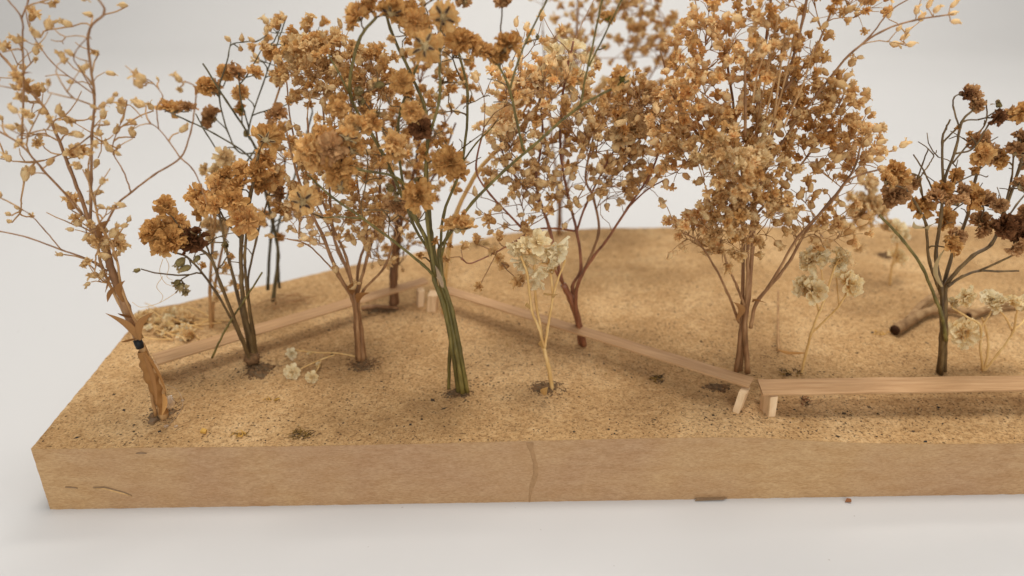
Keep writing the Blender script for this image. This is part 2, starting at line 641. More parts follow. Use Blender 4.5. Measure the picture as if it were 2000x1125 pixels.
# kind: name, shape, materials, calyx materials
KIND = {
    'pg': ('flower', 'pompon', ('brown',), ('sepal', 'sepal_dark')),
    'pu': ('flower', 'pompon', ('umber',), ('sepal', 'sepal_dark')),
    'pgold': ('flower', 'pompon', ('amber',), ('sepal', 'sepal_dark')),
    'pd': ('flower', 'pompon', ('darkbrown',), ('sepal', 'sepal_dark')),
    'pgreen': ('flower', 'pompon', ('brown',), ('sepal_green', 'sepal_green')),
    'pc': ('flower', 'rosette', ('cream',), ('calyx_cream', 'calyx_cream')),
    'pb': ('flower', 'pompon', ('beige',), ('calyx_cream', 'calyx_tan')),
    'limp': ('flower', 'papery', ('cream',), ('calyx_cream', 'calyx_cream')),
    'cream': ('flower', 'papery', ('cream',), ('calyx_cream', 'calyx_cream')),
    'bud': ('flower_bud', 'bud', ('bud', 'gold'), None),
    'open': ('flower', 'openbud', ('bud', 'bud'), None),
    'tuft': ('flower', 'tuft', ('calyx_tan', 'gold'), None),
    'tuftb': ('flower', 'tuft', ('calyx_tan', 'brown'), None),
    'tuftp': ('flower', 'tuft', ('calyx_cream', 'beige'), None),
    'gbud': ('flower_bud', 'bud', ('greenbud', 'sepal_dark'), None),
    'gopen': ('flower_bud', 'openbud', ('greenbud', 'sepal'), None),
    'cbud': ('flower_bud', 'openbud', ('calyx_cream', 'cream'), None),
}


# ------------------------------------------------------------------ plants
def smooth_path(pts, per=5):
    """Catmull-Rom through pts"""
    if len(pts) < 3:
        a, b = pts
        return [a.lerp(b, k / (per + 1)) for k in range(per + 2)]
    out = []
    P = [pts[0] * 2 - pts[1]] + pts + [pts[-1] * 2 - pts[-2]]
    for i in range(1, len(P) - 2):
        p0, p1, p2, p3 = P[i - 1], P[i], P[i + 1], P[i + 2]
        for k in range(per):
            t = k / per
            out.append(0.5 * ((2 * p1) + (p2 - p0) * t + (2 * p0 - 5 * p1 + 4 * p2 - p3) * t * t + (3 * p1 - p0 - 3 * p2 + p3) * t ** 3))
    out.append(pts[-1])
    return out


class Plant:
    def __init__(self, name, label, base, stem, twig, seed, group=None, cat='dried sprig', twig_px=1.5, z=TOPZ, dens=1.0):
        self.dens = dens
        self.rng = random.Random(seed)
        self.b = on_z(base[0], base[1], z)
        self.y0 = self.b.y
        self.root = thing(name, label, cat, self.b, group)
        self.stem, self.twig, self.twig_px = stem, twig, twig_px
        self.nodes = []          # (pos, dir, height order)
        self.tw = MB()
        self.nflowers = 0
        self.extra, self.xm = MB(), []

    def at(self, px, py, dy=0.0):
        return on_y(px, py, self.y0 + dy)

    def stem_line(self, pts, r0, r1, dy0=0.0, dy1=0.0, mat=None, name='stem', attach=0.3, rough=0.05, sides=8, wob=0.6):
        """pts in photo pixels; r0, r1 radii in photo pixels; dy0..dy1 metres of depth against the base"""
        L = [0.0]
        for i in range(1, len(pts)):
            L.append(L[-1] + math.hypot(pts[i][0] - pts[i - 1][0], pts[i][1] - pts[i - 1][1]))
        P = [self.at(p[0], p[1], dy0 + (dy1 - dy0) * (l / L[-1])) for p, l in zip(pts, L)]
        Q = smooth_path(P, 6)
        n = len(Q)
        s = px_size(Q[0])
        R = []
        for i, q in enumerate(Q):
            t = i / (n - 1)
            r = (r0 + (r1 - r0) * t ** 0.6) * s * 0.84
            if i % 6 == 0 and 0 < i < n - 1:
                r *= 1.22                       # swollen node
            R.append(r)
            if 0 < i < n - 1 and wob:
                Q[i] = q + Vector((self.rng.gauss(0, 1), self.rng.gauss(0, 1), 0)) * s * wob * 0.5
        mb = MB()
        mb.tube(Q, R, sides, 0, True, rough, self.rng)
        o = link(name, local(mb, self.b).mesh(name, [mat or self.stem]), self.root)
        for i in range(n):
            if i / (n - 1) >= attach:
                d = (Q[min(i + 1, n - 1)] - Q[max(i - 1, 0)]).normalized()
                self.nodes.append((Q[i], d))
        return o

    def connect(self, T, r_px=None, pull=0.35):
        """grow a curved twig from the best node to T; returns its end direction"""
        best, bn = 1e9, None
        for p, d in self.nodes:
            v = T - p
            l = v.length
            if l < 1e-6:
                continue
            c = v.dot(d) / l
            up = v.z / l
            cost = l * (1.0 + 0.9 * (1 - c) + (0.9 * max(0, -up)))
            if cost < best:
                best, bn = cost, (p, d)
        p, d = bn
        v = T - p
        l = v.length
        ctrl = p + (d * 0.55 + v.normalized() * 0.45) * l * pull * 1.3
        s = px_size(p)
        r = (r_px or self.twig_px) * s * 0.5
        k = max(3, min(7, int(l / (s * 18))))
        pts = []
        for i in range(k + 1):
            t = i / k
            q = p * (1 - t) ** 2 + ctrl * 2 * t * (1 - t) + T * t * t
            if 0 < i < k:
                q = q + Vector([self.rng.gauss(0, 1) for _ in range(3)]) * s * 1.0
            pts.append(q)
        self.tw.tube(pts, [r * (1.25 - 0.4 * i / k) for i in range(k + 1)], 5, 0, True)
        for i in range(1, k + 1):
            self.nodes.append((pts[i], (pts[i] - pts[i - 1]).normalized()))
        return (pts[-1] - pts[-2]).normalized()

    def flower(self, P, axis, kind, size_px, flat=1.0):
        nm, shape, mats, cal = KIND[kind]
        s = px_size(P) * size_px * (0.5 if shape in ('pompon', 'papery') else 0.64 if shape == 'rosette' else 0.75)
        q = axis.to_track_quat('Z', 'Y') @ Quaternion((0, 0, 1), self.rng.uniform(0, 6.28))
        if self.nflowers >= 290:            # past the limit of single parts: join
            src = fl_mesh(shape, mats, self.rng)
            M = Matrix.Translation(P) @ q.to_matrix().to_4x4() @ Matrix.Diagonal((s, s, s, 1))
            b0 = len(self.extra.v)
            self.extra.v.extend(M @ v.co for v in src.vertices)
            for f in src.polygons:
                mn = mats[min(f.material_index, len(mats) - 1)]
                if mn not in self.xm:
                    self.xm.append(mn)
                self.extra.f.append(tuple(b0 + k for k in f.vertices))
                self.extra.m.append(self.xm.index(mn))
            return None
        o = link(nm, fl_mesh(shape, mats, self.rng), self.root, P - self.b)
        o.rotation_mode = 'QUATERNION'
        o.rotation_quaternion = q
        o.scale = (s * self.rng.uniform(0.92, 1.08), s * self.rng.uniform(0.92, 1.08), s * flat * self.rng.uniform(0.9, 1.1))
        if cal and shape == 'pompon':
            link('calyx', fl_mesh('calyx', cal, self.rng), o)
        self.nflowers += 1
        return o

    def blossom(self, px, py, kind, size, dy=0.0, face=None):
        """one flower at a photo pixel; face: (right, toward camera, up)"""
        P = self.at(px, py, dy)
        if face is None:
            face = (self.rng.uniform(-0.8, 0.8), self.rng.uniform(-0.3, 0.9), self.rng.uniform(0.0, 1.0))
        ax = Vector((face[0], -face[1], face[2])).normalized()
        s = px_size(P) * size
        shape = KIND[kind][1]
        back = 0.30 if shape in ('pompon', 'papery', 'rosette') else 0.48
        self.connect(P - ax * s * back)
        return self.flower(P, ax, kind, size * (1.15 if shape in ('bud', 'openbud', 'tuft') else 1.0))

    def cyme(self, C, n, kinds, sz, spread_px, up=0.6):
        """a twig to C and n flowers on short stalks round it"""
        s = px_size(C)
        d = self.connect(C)
        ring = self.rng.uniform(0, 6.28)
        for k in range(n):
            a = ring + 6.283 * k / n + self.rng.uniform(-0.5, 0.5)
            side = d.orthogonal().normalized()
            side.rotate(Quaternion(d, a))
            v = (d * self.rng.uniform(0.2, 1.0) + side * self.rng.uniform(0.4, 1.1) + Vector((0, 0, up * 0.5))).normalized()
            l = spread_px * s * self.rng.uniform(0.5, 1.35)
            kind = self.rng.choice(kinds)
            size = self.rng.uniform(*sz)
            E = C + v * l
            mid = C + v * l * 0.5 + d * l * 0.12 + Vector([self.rng.gauss(0, 1) for _ in range(3)]) * s * 1.2
            r = self.twig_px * s * 0.36
            self.tw.tube([C, mid, E], [r * 1.1, r, r * 0.9], 4, 0, True)
            ax = ((E - mid).normalized() + Vector([self.rng.gauss(0, 0.25) for _ in range(3)])).normalized()
            sh = KIND[kind][1]
            self.flower(E + ax * s * size * (0.25 if sh == 'pompon' else 0.45), ax, kind, size)

    def crown(self, cx, cy, rx, ry, n, kinds, sz=(18, 28), spread=34, dy=0.0, depth=0.8, per=(3, 6), order=True):
        """about n flowers in cymes through an ellipsoid given in photo pixels"""
        left = int(n * self.dens)
        cs = []
        while left > 0:
            k = min(left, self.rng.randint(*per))
            while True:
                a, b, c = (self.rng.uniform(-1, 1) for _ in range(3))
                if a * a + b * b + c * c < 1:
                    break
            cs.append((cx + a * rx, cy + b * ry, dy + c * rx * depth * px_size(self.b), k))
            left -= k
        if order:
            cs.sort(key=lambda t: -t[1] + self.rng.uniform(-40, 40))
        for x, y, c, k in cs:
            self.cyme(self.at(x, y, c), k, kinds, sz, spread)

    def bare(self, cx, cy, rx, ry, n, dy=0.0, depth=0.006):
        for k in range(n):
            a, q = self.rng.uniform(0, 6.283), self.rng.random() ** 0.5
            self.connect(self.at(cx + math.cos(a) * rx * q, cy + math.sin(a) * ry * q, dy + self.rng.uniform(-depth, depth)), self.twig_px * 0.7)

    def leaf(self, a, b, wpx, dy=0.0, bend=0.15, mat='leaf'):
        A, B = self.at(a[0], a[1], dy), self.at(b[0], b[1], dy - 0.004)
        s = px_size(A)
        d = B - A
        side = d.cross(Vector((0, 1, 0.4))).normalized()
        up = d.cross(side).normalized()
        rows = []
        for i in range(7):
            t = i / 6
            c = A + d * t + side * math.sin(t * 3.14) * d.length * bend
            wd = wpx * s * 0.5 * (math.sin(math.pi * (0.15 + 0.83 * t)))
            rows.append([c - (side + up * 0.3) * wd, c + up * wd * 0.35, c + (side - up * 0.3) * wd])
        mb = MB()
        mb.grid(rows, 0)
        return link('leaf', local(mb, self.b).mesh('leaf', [mat]), self.root)

    def blob(self, px, py, rx, ry, dy=0.0, mat='glue', name='glue_drop', seed=0, lean=(0, 0)):
        P = self.at(px, py, dy)
        s = px_size(P)
        mb = MB()
        rows = []
        for i in range(9):
            th = math.pi * i / 8
            row = []
            for j in range(13):
                ph = 6.283 * (j % 12) / 12
                v = Vector((math.sin(th) * math.cos(ph), math.sin(th) * math.sin(ph), math.cos(th)))
                k = 1 + 0.28 * noise.noise(v * 1.7 + Vector((seed, px * 0.1, 0)))
                row.append(P + Vector((v.x * rx * s * k + v.z * lean[0] * s, v.y * rx * s * k, v.z * ry * s * k)))
            rows.append(row)
        mb.grid(rows, 0)
        return link(name, local(mb, self.b).mesh(name, [mat]), self.root)

    def done(self):
        if self.tw.v:
            o = link('twigs', local(self.tw, self.b).mesh('twigs', [self.twig]), self.root)
            o['kind'] = 'stuff'
        if self.extra.v:
            o = link('florets', local(self.extra, self.b).mesh('florets', self.xm), self.root)
            o['kind'] = 'stuff'


# ------------------------------------------------------------------ setting: white paper sweep
mb = MB()
prof = []
for y in (-1.2, -0.6, 0.0, 0.3, 0.6, 0.9, 1.1):
    prof.append((y, 0.0))
for k in range(1, 13):
    a = math.pi / 2 * k / 12
    prof.append((1.1 + 0.5 * math.sin(a), 0.5 - 0.5 * math.cos(a)))
prof += [(1.6, 0.9), (1.6, 1.4), (1.6, 1.8)]
xs = [-2.2 + 0.2 * k for k in range(23)]
mb.grid([[Vector((x, y, z)) for x in xs] for (y, z) in prof], 0)
tag(link('backdrop', mb.mesh('backdrop', ['paper'])), 'seamless white paper sweep under and behind the fibreboard model', kind='structure')

# ------------------------------------------------------------------ the fibreboard base
PA, PB = on_z(98, 995, 0.0), on_z(2000, 965, 0.0)


def front_line(x):
    return PA.y + (PB.y - PA.y) * (x - PA.x) / (PB.x - PA.x)


def interp(tab, x):
    if x <= tab[0][0]:
        return tab[0][1]
    for (a, b), (c, d) in zip(tab, tab[1:]):
        if x <= c:
            t = (x - a) / (c - a)
            return b + (d - b) * t
    return tab[-1][1]


edge_tab = []
for (px, py) in [(60, 877), (330, 874), (600, 871), (850, 866), (1030, 861), (1250, 856), (1400, 854), (1490, 855), (1570, 860), (1680, 865), (1800, 867), (2000, 866)]:
    d = ray(px, py)
    # meet the vertical plane of the front side
    k = (PB.y - PA.y) / (PB.x - PA.x)
    t = (PA.y - k * PA.x) / (d.y - k * d.x)
    q = CAM + d * t
    edge_tab.append((q.x, q.z))
back_tab = [(p.x, p.y) for p in [on_z(a, b) for a, b in [(286, 604), (350, 594), (405, 580), (560, 548), (631, 531), (725, 511), (887, 479), (980, 458), (1060, 450), (1167, 446), (1400, 443), (1700, 442), (2000, 439)]]]
XL0, XL1 = on_z(60, 877).x, back_tab[0][0]
XR = 0.235


def topz(x, y):
    f = front_line(x)
    ez = interp(edge_tab, x)
    t = min(1.0, max(0.0, (y - f) / 0.020))
    t = t * t * (3 - 2 * t)
    z = ez + (TOPZ - ez) * t
    q = Vector((x, y, 0))
    z += 0.00035 * noise.noise(q * 60) * t + 0.00016 * noise.noise(q * 420) * min(1, 0.3 + t) + 0.00010 * noise.noise(q * 1100)
    return z


base = thing('model_base', 'thick light brown fibreboard slab with a speckled rough top carrying the dried sprigs', 'model base', (0, front_line(0), 0))
B0 = Vector(base.location)
NX, NY = 430, 170
rows = []
for j in range(NY + 1):
    t = j / NY
    row = []
    for i in range(NX + 1):
        s = i / NX
        fx = XL0 + (XR - XL0) * s
        bx = XL1 + (XR - XL1) * s
        fy = front_line(fx) + 0.00018 * noise.noise(Vector((fx * 400, 0, 3)))
        by = interp(back_tab, bx)
        x = fx + (bx - fx) * t
        y = fy + (by - fy) * t
        if i == 0:
            x += 0.00025 * noise.noise(Vector((0, y * 350, 9)))
        row.append(Vector((x, y, topz(x, y))))
    rows.append(row)
mb = MB()
mb.grid(rows, 0)
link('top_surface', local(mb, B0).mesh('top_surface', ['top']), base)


def skirt(edge, inward, wob):
    """sawn side below a top edge: a few rows down to the table"""
    rr = []
    n = 14
    for k in range(n + 1):
        t = k / n
        row = []
        for p in edge:
            x = p.x + inward[0] * t * 0.0
            off = wob * noise.noise(Vector((p.x * 300, p.y * 300, p.z * (1 - t) * 900))) * (1 if 0 < k < n else 0.3)
            z = p.z * (1 - t)
            row.append(Vector((p.x + inward[0] * off, p.y + inward[1] * off, z if k else p.z - 0.00001)))
        rr.append(row)
    return rr


mb = MB()
front = [r for r in rows[0]]
mb.grid(list(reversed(skirt(front, (0, 1), 0.00012))), 0)
mb.grid(skirt([r[0] for r in rows], (1, 0), 0.00012), 0)
mb.grid(skirt(rows[-1], (0, -1), 0.0002), 0)
mb.grid(list(reversed(skirt([r[-1] for r in rows], (-1, 0), 0.0002))), 0)
link('sawn_side', local(mb, B0).mesh('sawn_side', ['side']), base)


def on_front(px, py):
    d = ray(px, py)
    k = (PB.y - PA.y) / (PB.x - PA.x)
    return CAM + d * ((PA.y - k * PA.x) / (d.y - k * d.x))


def on_top(px, py):
    p = on_z(px, py)
    for _ in range(3):
        p = on_z(px, py, topz(p.x, p.y))
    return p


# grit and fibres lying in the surface of the board
def crumb(mb, P, r, rng, mi, fl=0.6):
    b = len(mb.v)
    vs = [(1, 0, 0), (-1, 0, 0), (0, 1, 0), (0, -1, 0), (0, 0, 1), (0, 0, -1)]
    an = rng.uniform(0, 3.14)
    c, s = math.cos(an), math.sin(an)
    ex, ey = rng.uniform(0.6, 1.5), rng.uniform(0.5, 1.0)
    for v in vs:
        x, y, z = (q * rng.uniform(0.7, 1.25) for q in v)
        x, y = x * ex, y * ey
        mb.v.append(P + Vector((x * c - y * s, x * s + y * c, z * fl)) * r)
    for f in ((0, 2, 4), (2, 1, 4), (1, 3, 4), (3, 0, 4), (2, 0, 5), (1, 2, 5), (3, 1, 5), (0, 3, 5)):
        mb.f.append(tuple(b + q for q in f))
        mb.m.append(mi)


rng = random.Random(3)
mb = MB()
for k in range(13000):
    x = rng.uniform(-0.118, 0.23)
    y = 0.144 + (rng.random() ** 1.15) * 0.155
    if y > interp(back_tab, x) - 0.002 or y < front_line(x) + 0.0006:
        continue
    if x < XL0 + (XL1 - XL0) * (y - 0.144) / 0.078 + 0.001:
        continue
    den = noise.noise(Vector((x * 55, y * 55, 2.0)))
    if rng.random() > 0.62 + 0.7 * den:
        continue
    r = 0.00017 * math.exp(rng.gauss(0, 0.5))
    P = Vector((x, y, topz(x, y)))
    u = rng.random()
    if u < 0.75:
        crumb(mb, P, r, rng, 0 if u < 0.48 else 1, 0.5)
    else:
        a = rng.uniform(0, 6.28)
        l = rng.uniform(0.0005, 0.0016)
        e = Vector((math.cos(a) * l, math.sin(a) * l, rng.uniform(0, 0.0002)))
        mid = P + e * 0.5 + Vector((rng.gauss(0, 1), rng.gauss(0, 1), 0.6)) * l * 0.12
        mb.tube([P, mid, P + e], [0.00006] * 3, 3, rng.choice((0, 2, 2)))
o = link('grit', local(mb, B0).mesh('grit', ['grit_dark', 'grit_black', 'grit_tan'], False), base)
o['kind'] = 'stuff'

# fuzzy fibres along the front top edge
mb = MB()
for k in range(900):
    x = rng.uniform(XL0, 0.13)
    P = Vector((x, front_line(x), topz(x, front_line(x) + 1e-5)))
    a = rng.uniform(0, 6.28)
    l = rng.uniform(0.0002, 0.0008)
    e = Vector((math.cos(a) * l, -abs(math.sin(a)) * l * 0.5, rng.uniform(-0.3, 0.6) * l))
    mb.tube([P, P + e * 0.5 + Vector((0, 0, l * 0.1)), P + e], [0.000035] * 3, 3, 0)
o = link('edge_fibres', local(mb, B0).mesh('edge_fibres', ['grit_tan']), base)
o['kind'] = 'stuff'


def soil_patch(px, py, rx_px, ry_px, h, seed, mats=('soil', 'soil_grey'), label=None):
    C = on_top(px, py)
    s = px_size(C)
    rx = rx_px * s
    ry = ry_px * s / 0.55
    rows = []
    for i in range(11):
        rr = i / 10
        row = []
        for j in range(41):
            a = 6.283 * (j % 40) / 40
            k = 0.72 + 0.5 * noise.noise(Vector((math.cos(a) * 1.6, math.sin(a) * 1.6, seed * 3.1))) + 0.35 * noise.noise(Vector((math.cos(a) * 5, math.sin(a) * 5, seed * 7.7)))
            x = C.x + math.cos(a) * rx * rr * k
            y = C.y + math.sin(a) * ry * rr * k
            z = topz(x, y) + h * (1 - rr ** 2) * (0.5 + 1.5 * noise.noise(Vector((x * 900, y * 900, seed)))) + (0.00016 * (0.4 + noise.noise(Vector((x * 1500, y * 1500, seed)))) if i < 10 else -0.0003)
            row.append(Vector((x, y, z)))
        rows.append(row)
    mb = MB()
    mb.grid(list(reversed(rows)), lambda i, j: 0 if noise.noise(Vector((i * 0.6, j * 0.5, seed))) > -0.1 else 1)
    r2 = random.Random(seed)
    for k in range(200):
        a = r2.uniform(0, 6.28)
        q = r2.uniform(0.1, 1.0) ** 0.7 * 1.3
        x, y = C.x + math.cos(a) * rx * q * 0.85, C.y + math.sin(a) * ry * q * 0.85
        crumb(mb, Vector((x, y, topz(x, y) + h * max(0, 1 - q * q) * 0.6)), 0.00022 * math.exp(r2.gauss(0, 0.5)), r2, r2.choice((0, 1)))
    o = link('soil_patch', local(mb, B0).mesh('soil_patch', mats), base)
    if label:
        o['label'] = label
    return o


soil_patch(507, 722, 38, 20, 0.0009, 1)
soil_patch(712, 713, 32, 15, 0.0009, 2)
soil_patch(892, 768, 28, 11, 0.0005, 3)
soil_patch(1068, 758, 34, 16, 0.0006, 4)
soil_patch(318, 806, 30, 22, 0.0008, 5)
soil_patch(745, 606, 42, 9, 0.0006, 6, ('soil_grey', 'soil'))
soil_patch(1727, 500, 12, 10, 0.0014, 11)
soil_patch(1400, 757, 26, 8, 0.0004, 14)

# loose dirt in drifts, no crust; some crumbs imitate crown and rail shade
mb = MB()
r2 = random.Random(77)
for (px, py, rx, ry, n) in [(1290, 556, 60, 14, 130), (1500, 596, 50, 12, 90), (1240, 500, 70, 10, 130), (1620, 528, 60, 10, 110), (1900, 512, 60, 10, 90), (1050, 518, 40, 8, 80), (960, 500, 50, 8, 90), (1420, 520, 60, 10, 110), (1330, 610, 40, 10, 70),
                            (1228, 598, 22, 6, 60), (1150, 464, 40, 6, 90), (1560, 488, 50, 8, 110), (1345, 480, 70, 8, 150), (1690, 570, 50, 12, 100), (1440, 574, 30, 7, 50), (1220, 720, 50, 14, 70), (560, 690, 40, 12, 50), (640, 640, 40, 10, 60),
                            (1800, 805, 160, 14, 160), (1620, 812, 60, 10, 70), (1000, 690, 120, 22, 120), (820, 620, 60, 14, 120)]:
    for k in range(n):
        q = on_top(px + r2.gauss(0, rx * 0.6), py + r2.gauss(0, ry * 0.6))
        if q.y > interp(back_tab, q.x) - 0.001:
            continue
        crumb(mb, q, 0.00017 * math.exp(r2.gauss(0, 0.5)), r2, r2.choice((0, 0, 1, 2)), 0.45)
o = link('dirt_shade_crumbs', local(mb, B0).mesh('dirt_shade_crumbs', ['soil_grey', 'grit_dark', 'moss'], False), base)
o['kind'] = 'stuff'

# crack and flakes on the front side
mb = MB()
pts = [on_front(*p) for p in ((182, 951), (205, 951), (225, 956), (243, 961), (258, 967))]
for q in (pts,):
    mb.tube([p + Vector((0, -0.00012, 0)) for p in q], [0.00008, 0.00015, 0.00017, 0.00014, 0.00005], 5, 0)
    mb.tube([p + Vector((0, -0.0002, -0.00035)) for p in q], [0.00005, 0.0002, 0.00025, 0.0002, 0.00005], 5, 1)
pts = [on_front(*p) for p in ((266, 885), (276, 884), (287, 885))]
mb.tube([p + Vector((0, -0.0001, 0)) for p in pts], [0.0001, 0.0003, 0.0001], 5, 0)
pts = [on_front(*p) for p in ((128, 951), (140, 951), (152, 953))]
mb.tube([p + Vector((0, -0.0001, 0)) for p in pts], [0.0001, 0.0002, 0.0001], 5, 0)
tag(link('crack', local(mb, B0).mesh('crack', ['chip', 'grit_tan']), base), 'small split with a lifted flake low on the front side')
mb = MB()
rows = []
for (px, py, wd) in ((1034, 864, 22), (1040, 885, 14), (1045, 905, 12), (1047, 925, 13), (1040, 945, 18), (1036, 962, 9), (1034, 982, 5)):
    a, b = on_front(px - wd / 2, py), on_front(px + wd / 2, py)
    rows.append([a + Vector((0, 0.00012, 0)), a.lerp(b, 0.3) + Vector((0, -0.00013, 0)), a.lerp(b, 0.7) + Vector((0, -0.00013, 0)), b + Vector((0, 0.00012, 0))])
mb.grid(rows, 0)
MAT['stain'] = plain_mat('glue stain', (164, 129, 92), 0.8, 0.2, 0.22, 900)
tag(link('drip_stain', local(mb, B0).mesh('drip_stain', ['stain']), base), 'dried glue run down the front side')


# ------------------------------------------------------------------ low plank rails
PLZ = TOPZ + 0.0066


def plank(name, corners, thick, parent, origin, mat='plank'):
    """corners: far-left, far-right, near-right, near-left (world, top face)"""
    fl, fr, nr, nl = corners
    n = 30
    mb = MB()
    ring = []
    r3 = random.Random(5)
    rows = []
    ux = (fr - fl).normalized()
    for i in range(n + 1):
        t = i / n
        a, b = fl.lerp(fr, t), nl.lerp(nr, t)
        wv = Vector((0, 0, 0.00012 * noise.noise(Vector((t * 6, a.x * 40, 1)))))
        e = (b - a) * (0.02 * noise.noise(Vector((t * 12, 0, a.y * 90))))
        a, b = a + wv - e, b + wv + e
        dn = Vector((0, 0, -thick))
        bev = (b - a) * 0.035
        rows.append([a + dn, a - Vector((0, 0, thick * 0.25)), a + bev, a.lerp(b, 0.5) + Vector((0, 0, 0.00003)), b - bev, b - Vector((0, 0, thick * 0.25)), b + dn, a.lerp(b, 0.5) + dn, a + dn])
    mb.grid(rows, 0)
    for r, rev in ((rows[0], False), (rows[-1], True)):
        b0 = len(mb.v)
        mb.v.extend(r[:-1])
        f = tuple(range(b0, b0 + 8))
        mb.f.append(f if not rev else tuple(reversed(f)))
        mb.m.append(0)
    # local x along the plank so that the grain follows it
    ang = math.atan2(ux.y, ux.x)
    rot = Matrix.Rotation(-ang, 3, 'Z')
    c = (fl + fr + nl + nr) / 4
    mb.v = [rot @ (Vector(p) - c) for p in mb.v]
    o = link(name, mb.mesh(name, [mat], False), parent, c - origin)
    o.rotation_euler = (0, 0, ang)
    return o


def rail_leg(parent, origin, top_px, bot_px, w_px, d_m, ang):
    """slab leg from just under the plank to the board"""
    Bt = on_top(*bot_px)
    d = ray(*top_px)
    T = on_y(top_px[0], top_px[1], Bt.y + 0.0004)
    T.z = PLZ - 0.0012
    s = px_size(Bt)
    hw = w_px * s / 2
    u = Vector((math.cos(ang), math.sin(ang), 0))
    v = Vector((-math.sin(ang), math.cos(ang), 0))
    mb = MB()
    rows = []
    prof = [(-1, 0.1), (-0.9, 0), (0.9, 0), (1, 0.1), (1, 0.9), (0.9, 1), (-0.9, 1), (-1, 0.9), (-1, 0.1)]
    for k in range(5):
        t = k / 4
        c = (Bt - Vector((0, 0, 0.0004))).lerp(T, t)
        rows.append([c + u * hw * a * (0.92 + 0.08 * t) + v * d_m * b for a, b in prof])
    mb.grid(list(reversed(rows)), 0)
    for r, rev in ((rows[0], True), (rows[-1], False)):
        b0 = len(mb.v)
        mb.v.extend(r[:-1])
        f = tuple(range(b0, b0 + 8))
        mb.f.append(tuple(reversed(f)) if rev else f)
        mb.m.append(0)
    return link('leg', local(mb, origin).mesh('leg', ['leg'], False), parent)


def zpt(px, py):
    return on_z(px, py, PLZ)


def rail(label, tl, tr, br, bl, legs):
    c = [zpt(*tl), zpt(*tr), zpt(*br), zpt(*bl)]
    org = (c[0] + c[2]) / 2
    org = Vector((org.x, org.y, TOPZ))
    t = thing('plank_rail', label, 'wooden rail', org, 'low plank rails zigzagging across the base')
    plank('plank', c, 0.0005, t, org)
    for a in legs:
        rail_leg(t, org, *a)
    return t


rail('left low wooden rail running back from the taped sprig to the far corner', (296, 690), (828, 541), (836, 551), (307, 711),
     [((823, 556), (822, 600), 13, 0.0035, 0.35), ((306, 712), (309, 744), 9, 0.002, 0.5)])
rail('middle low wooden rail slanting from the far corner down to the right front', (866, 556), (1473, 737), (1463, 755), (872, 572),
     [((843, 560), (842, 609), 19, 0.0045, -0.1), ((1451, 757), (1436, 806), 15, 0.0045, -0.55)])
rail('right low wooden rail lying level across the front beside the olive sprig', (1479, 740), (2300, 728), (2300, 755), (1490, 770),
     [((1512, 778), (1508, 814), 18, 0.0042, 0.25), ((2220, 770), (2214, 806), 16, 0.005, 0.3)])

# ------------------------------------------------------------------ the dried sprigs standing as trees
GRP = 'dried sprigs standing as model trees'

# 1. tall sprig with the black tape, front left
p = Plant('dried_sprig', 'tall leaning brown sprig with black tape round its stem at the left front corner', (318, 815), 'st_brown', 'st_tan', 1, GRP, twig_px=3.0)
p.stem_line([(320, 818), (312, 760), (292, 710), (272, 668)], 13, 8, 0, 0, 'st_tan', rough=0.12)
p.stem_line([(304, 812), (290, 740), (274, 670)], 3.90, 3.90, -0.001, 0, 'st_tan')
p.stem_line([(272, 672), (246, 600), (222, 540), (204, 480), (178, 440)], 9, 8, 0, 0.002, attach=0.1, rough=0.1)
p.stem_line([(266, 660), (232, 590), (200, 524), (190, 470)], 3.90, 3.12, 0, 0.004, 'st_tan')
p.stem_line([(278, 660), (240, 570), (226, 500), (196, 440), (186, 400)], 3.12, 2.34, 0, -0.003, 'st_tan')
p.stem_line([(178, 444), (158, 385), (136, 328), (96, 228), (72, 192), (12, 118), (-40, 60)], 5.46, 2.34, 0.002, 0.006)
p.stem_line([(176, 444), (178, 350), (180, 264), (184, 184), (172, 68), (204, 24), (188, -10), (175, -80)], 3.90, 1.87, 0.001, -0.006)
p.stem_line([(160, 420), (132, 384), (84, 332), (42, 284), (-10, 252), (-60, 220)], 3.12, 1.72, 0.002, -0.008)
p.stem_line([(42, 284), (46, 180), (44, 92), (42, 36), (12, -6), (-10, -60)], 2.65, 1.56, -0.002, 0.002)
p.stem_line([(42, 36), (56, 0), (70, -70)], 2.03, 1.56, 0.002, 0.004)
p.stem_line([(190, 470), (206, 440), (228, 400), (256, 376), (300, 342), (352, 308), (372, 258), (380, 212), (382, 172), (360, 158)], 2.81, 1.40, 0, -0.006)
p.stem_line([(352, 308), (376, 330), (392, 362), (404, 400)], 2.03, 1.25, -0.004, -0.006)
p.stem_line([(352, 308), (330, 276), (310, 252), (290, 238)], 1.87, 1.17, -0.004, -0.002)
p.stem_line([(310, 252), (306, 212), (318, 188), (296, 160), (276, 152)], 1.56, 1.09, -0.003, -0.001)
p.stem_line([(256, 376), (240, 332), (222, 302), (222, 276), (236, 240)], 1.87, 1.17, -0.002, 0.004)
p.stem_line([(178, 264), (150, 285), (110, 305), (60, 318), (0, 310)], 1.87, 1.17, 0, 0.008)
p.stem_line([(184, 184), (150, 160), (100, 120), (60, 60), (50, 20)], 1.87, 1.17, -0.003, 0.006)
p.stem_line([(184, 184), (160, 140), (144, 110), (172, 70)], 1.72, 1.17, -0.003, -0.008)
p.stem_line([(210, 530), (170, 506), (120, 488), (55, 464), (0, 452), (-40, 446)], 2.50, 1.25, 0, -0.006)
p.stem_line([(120, 488), (86, 448), (60, 420), (36, 406)], 1.56, 1.09, -0.003, -0.006)
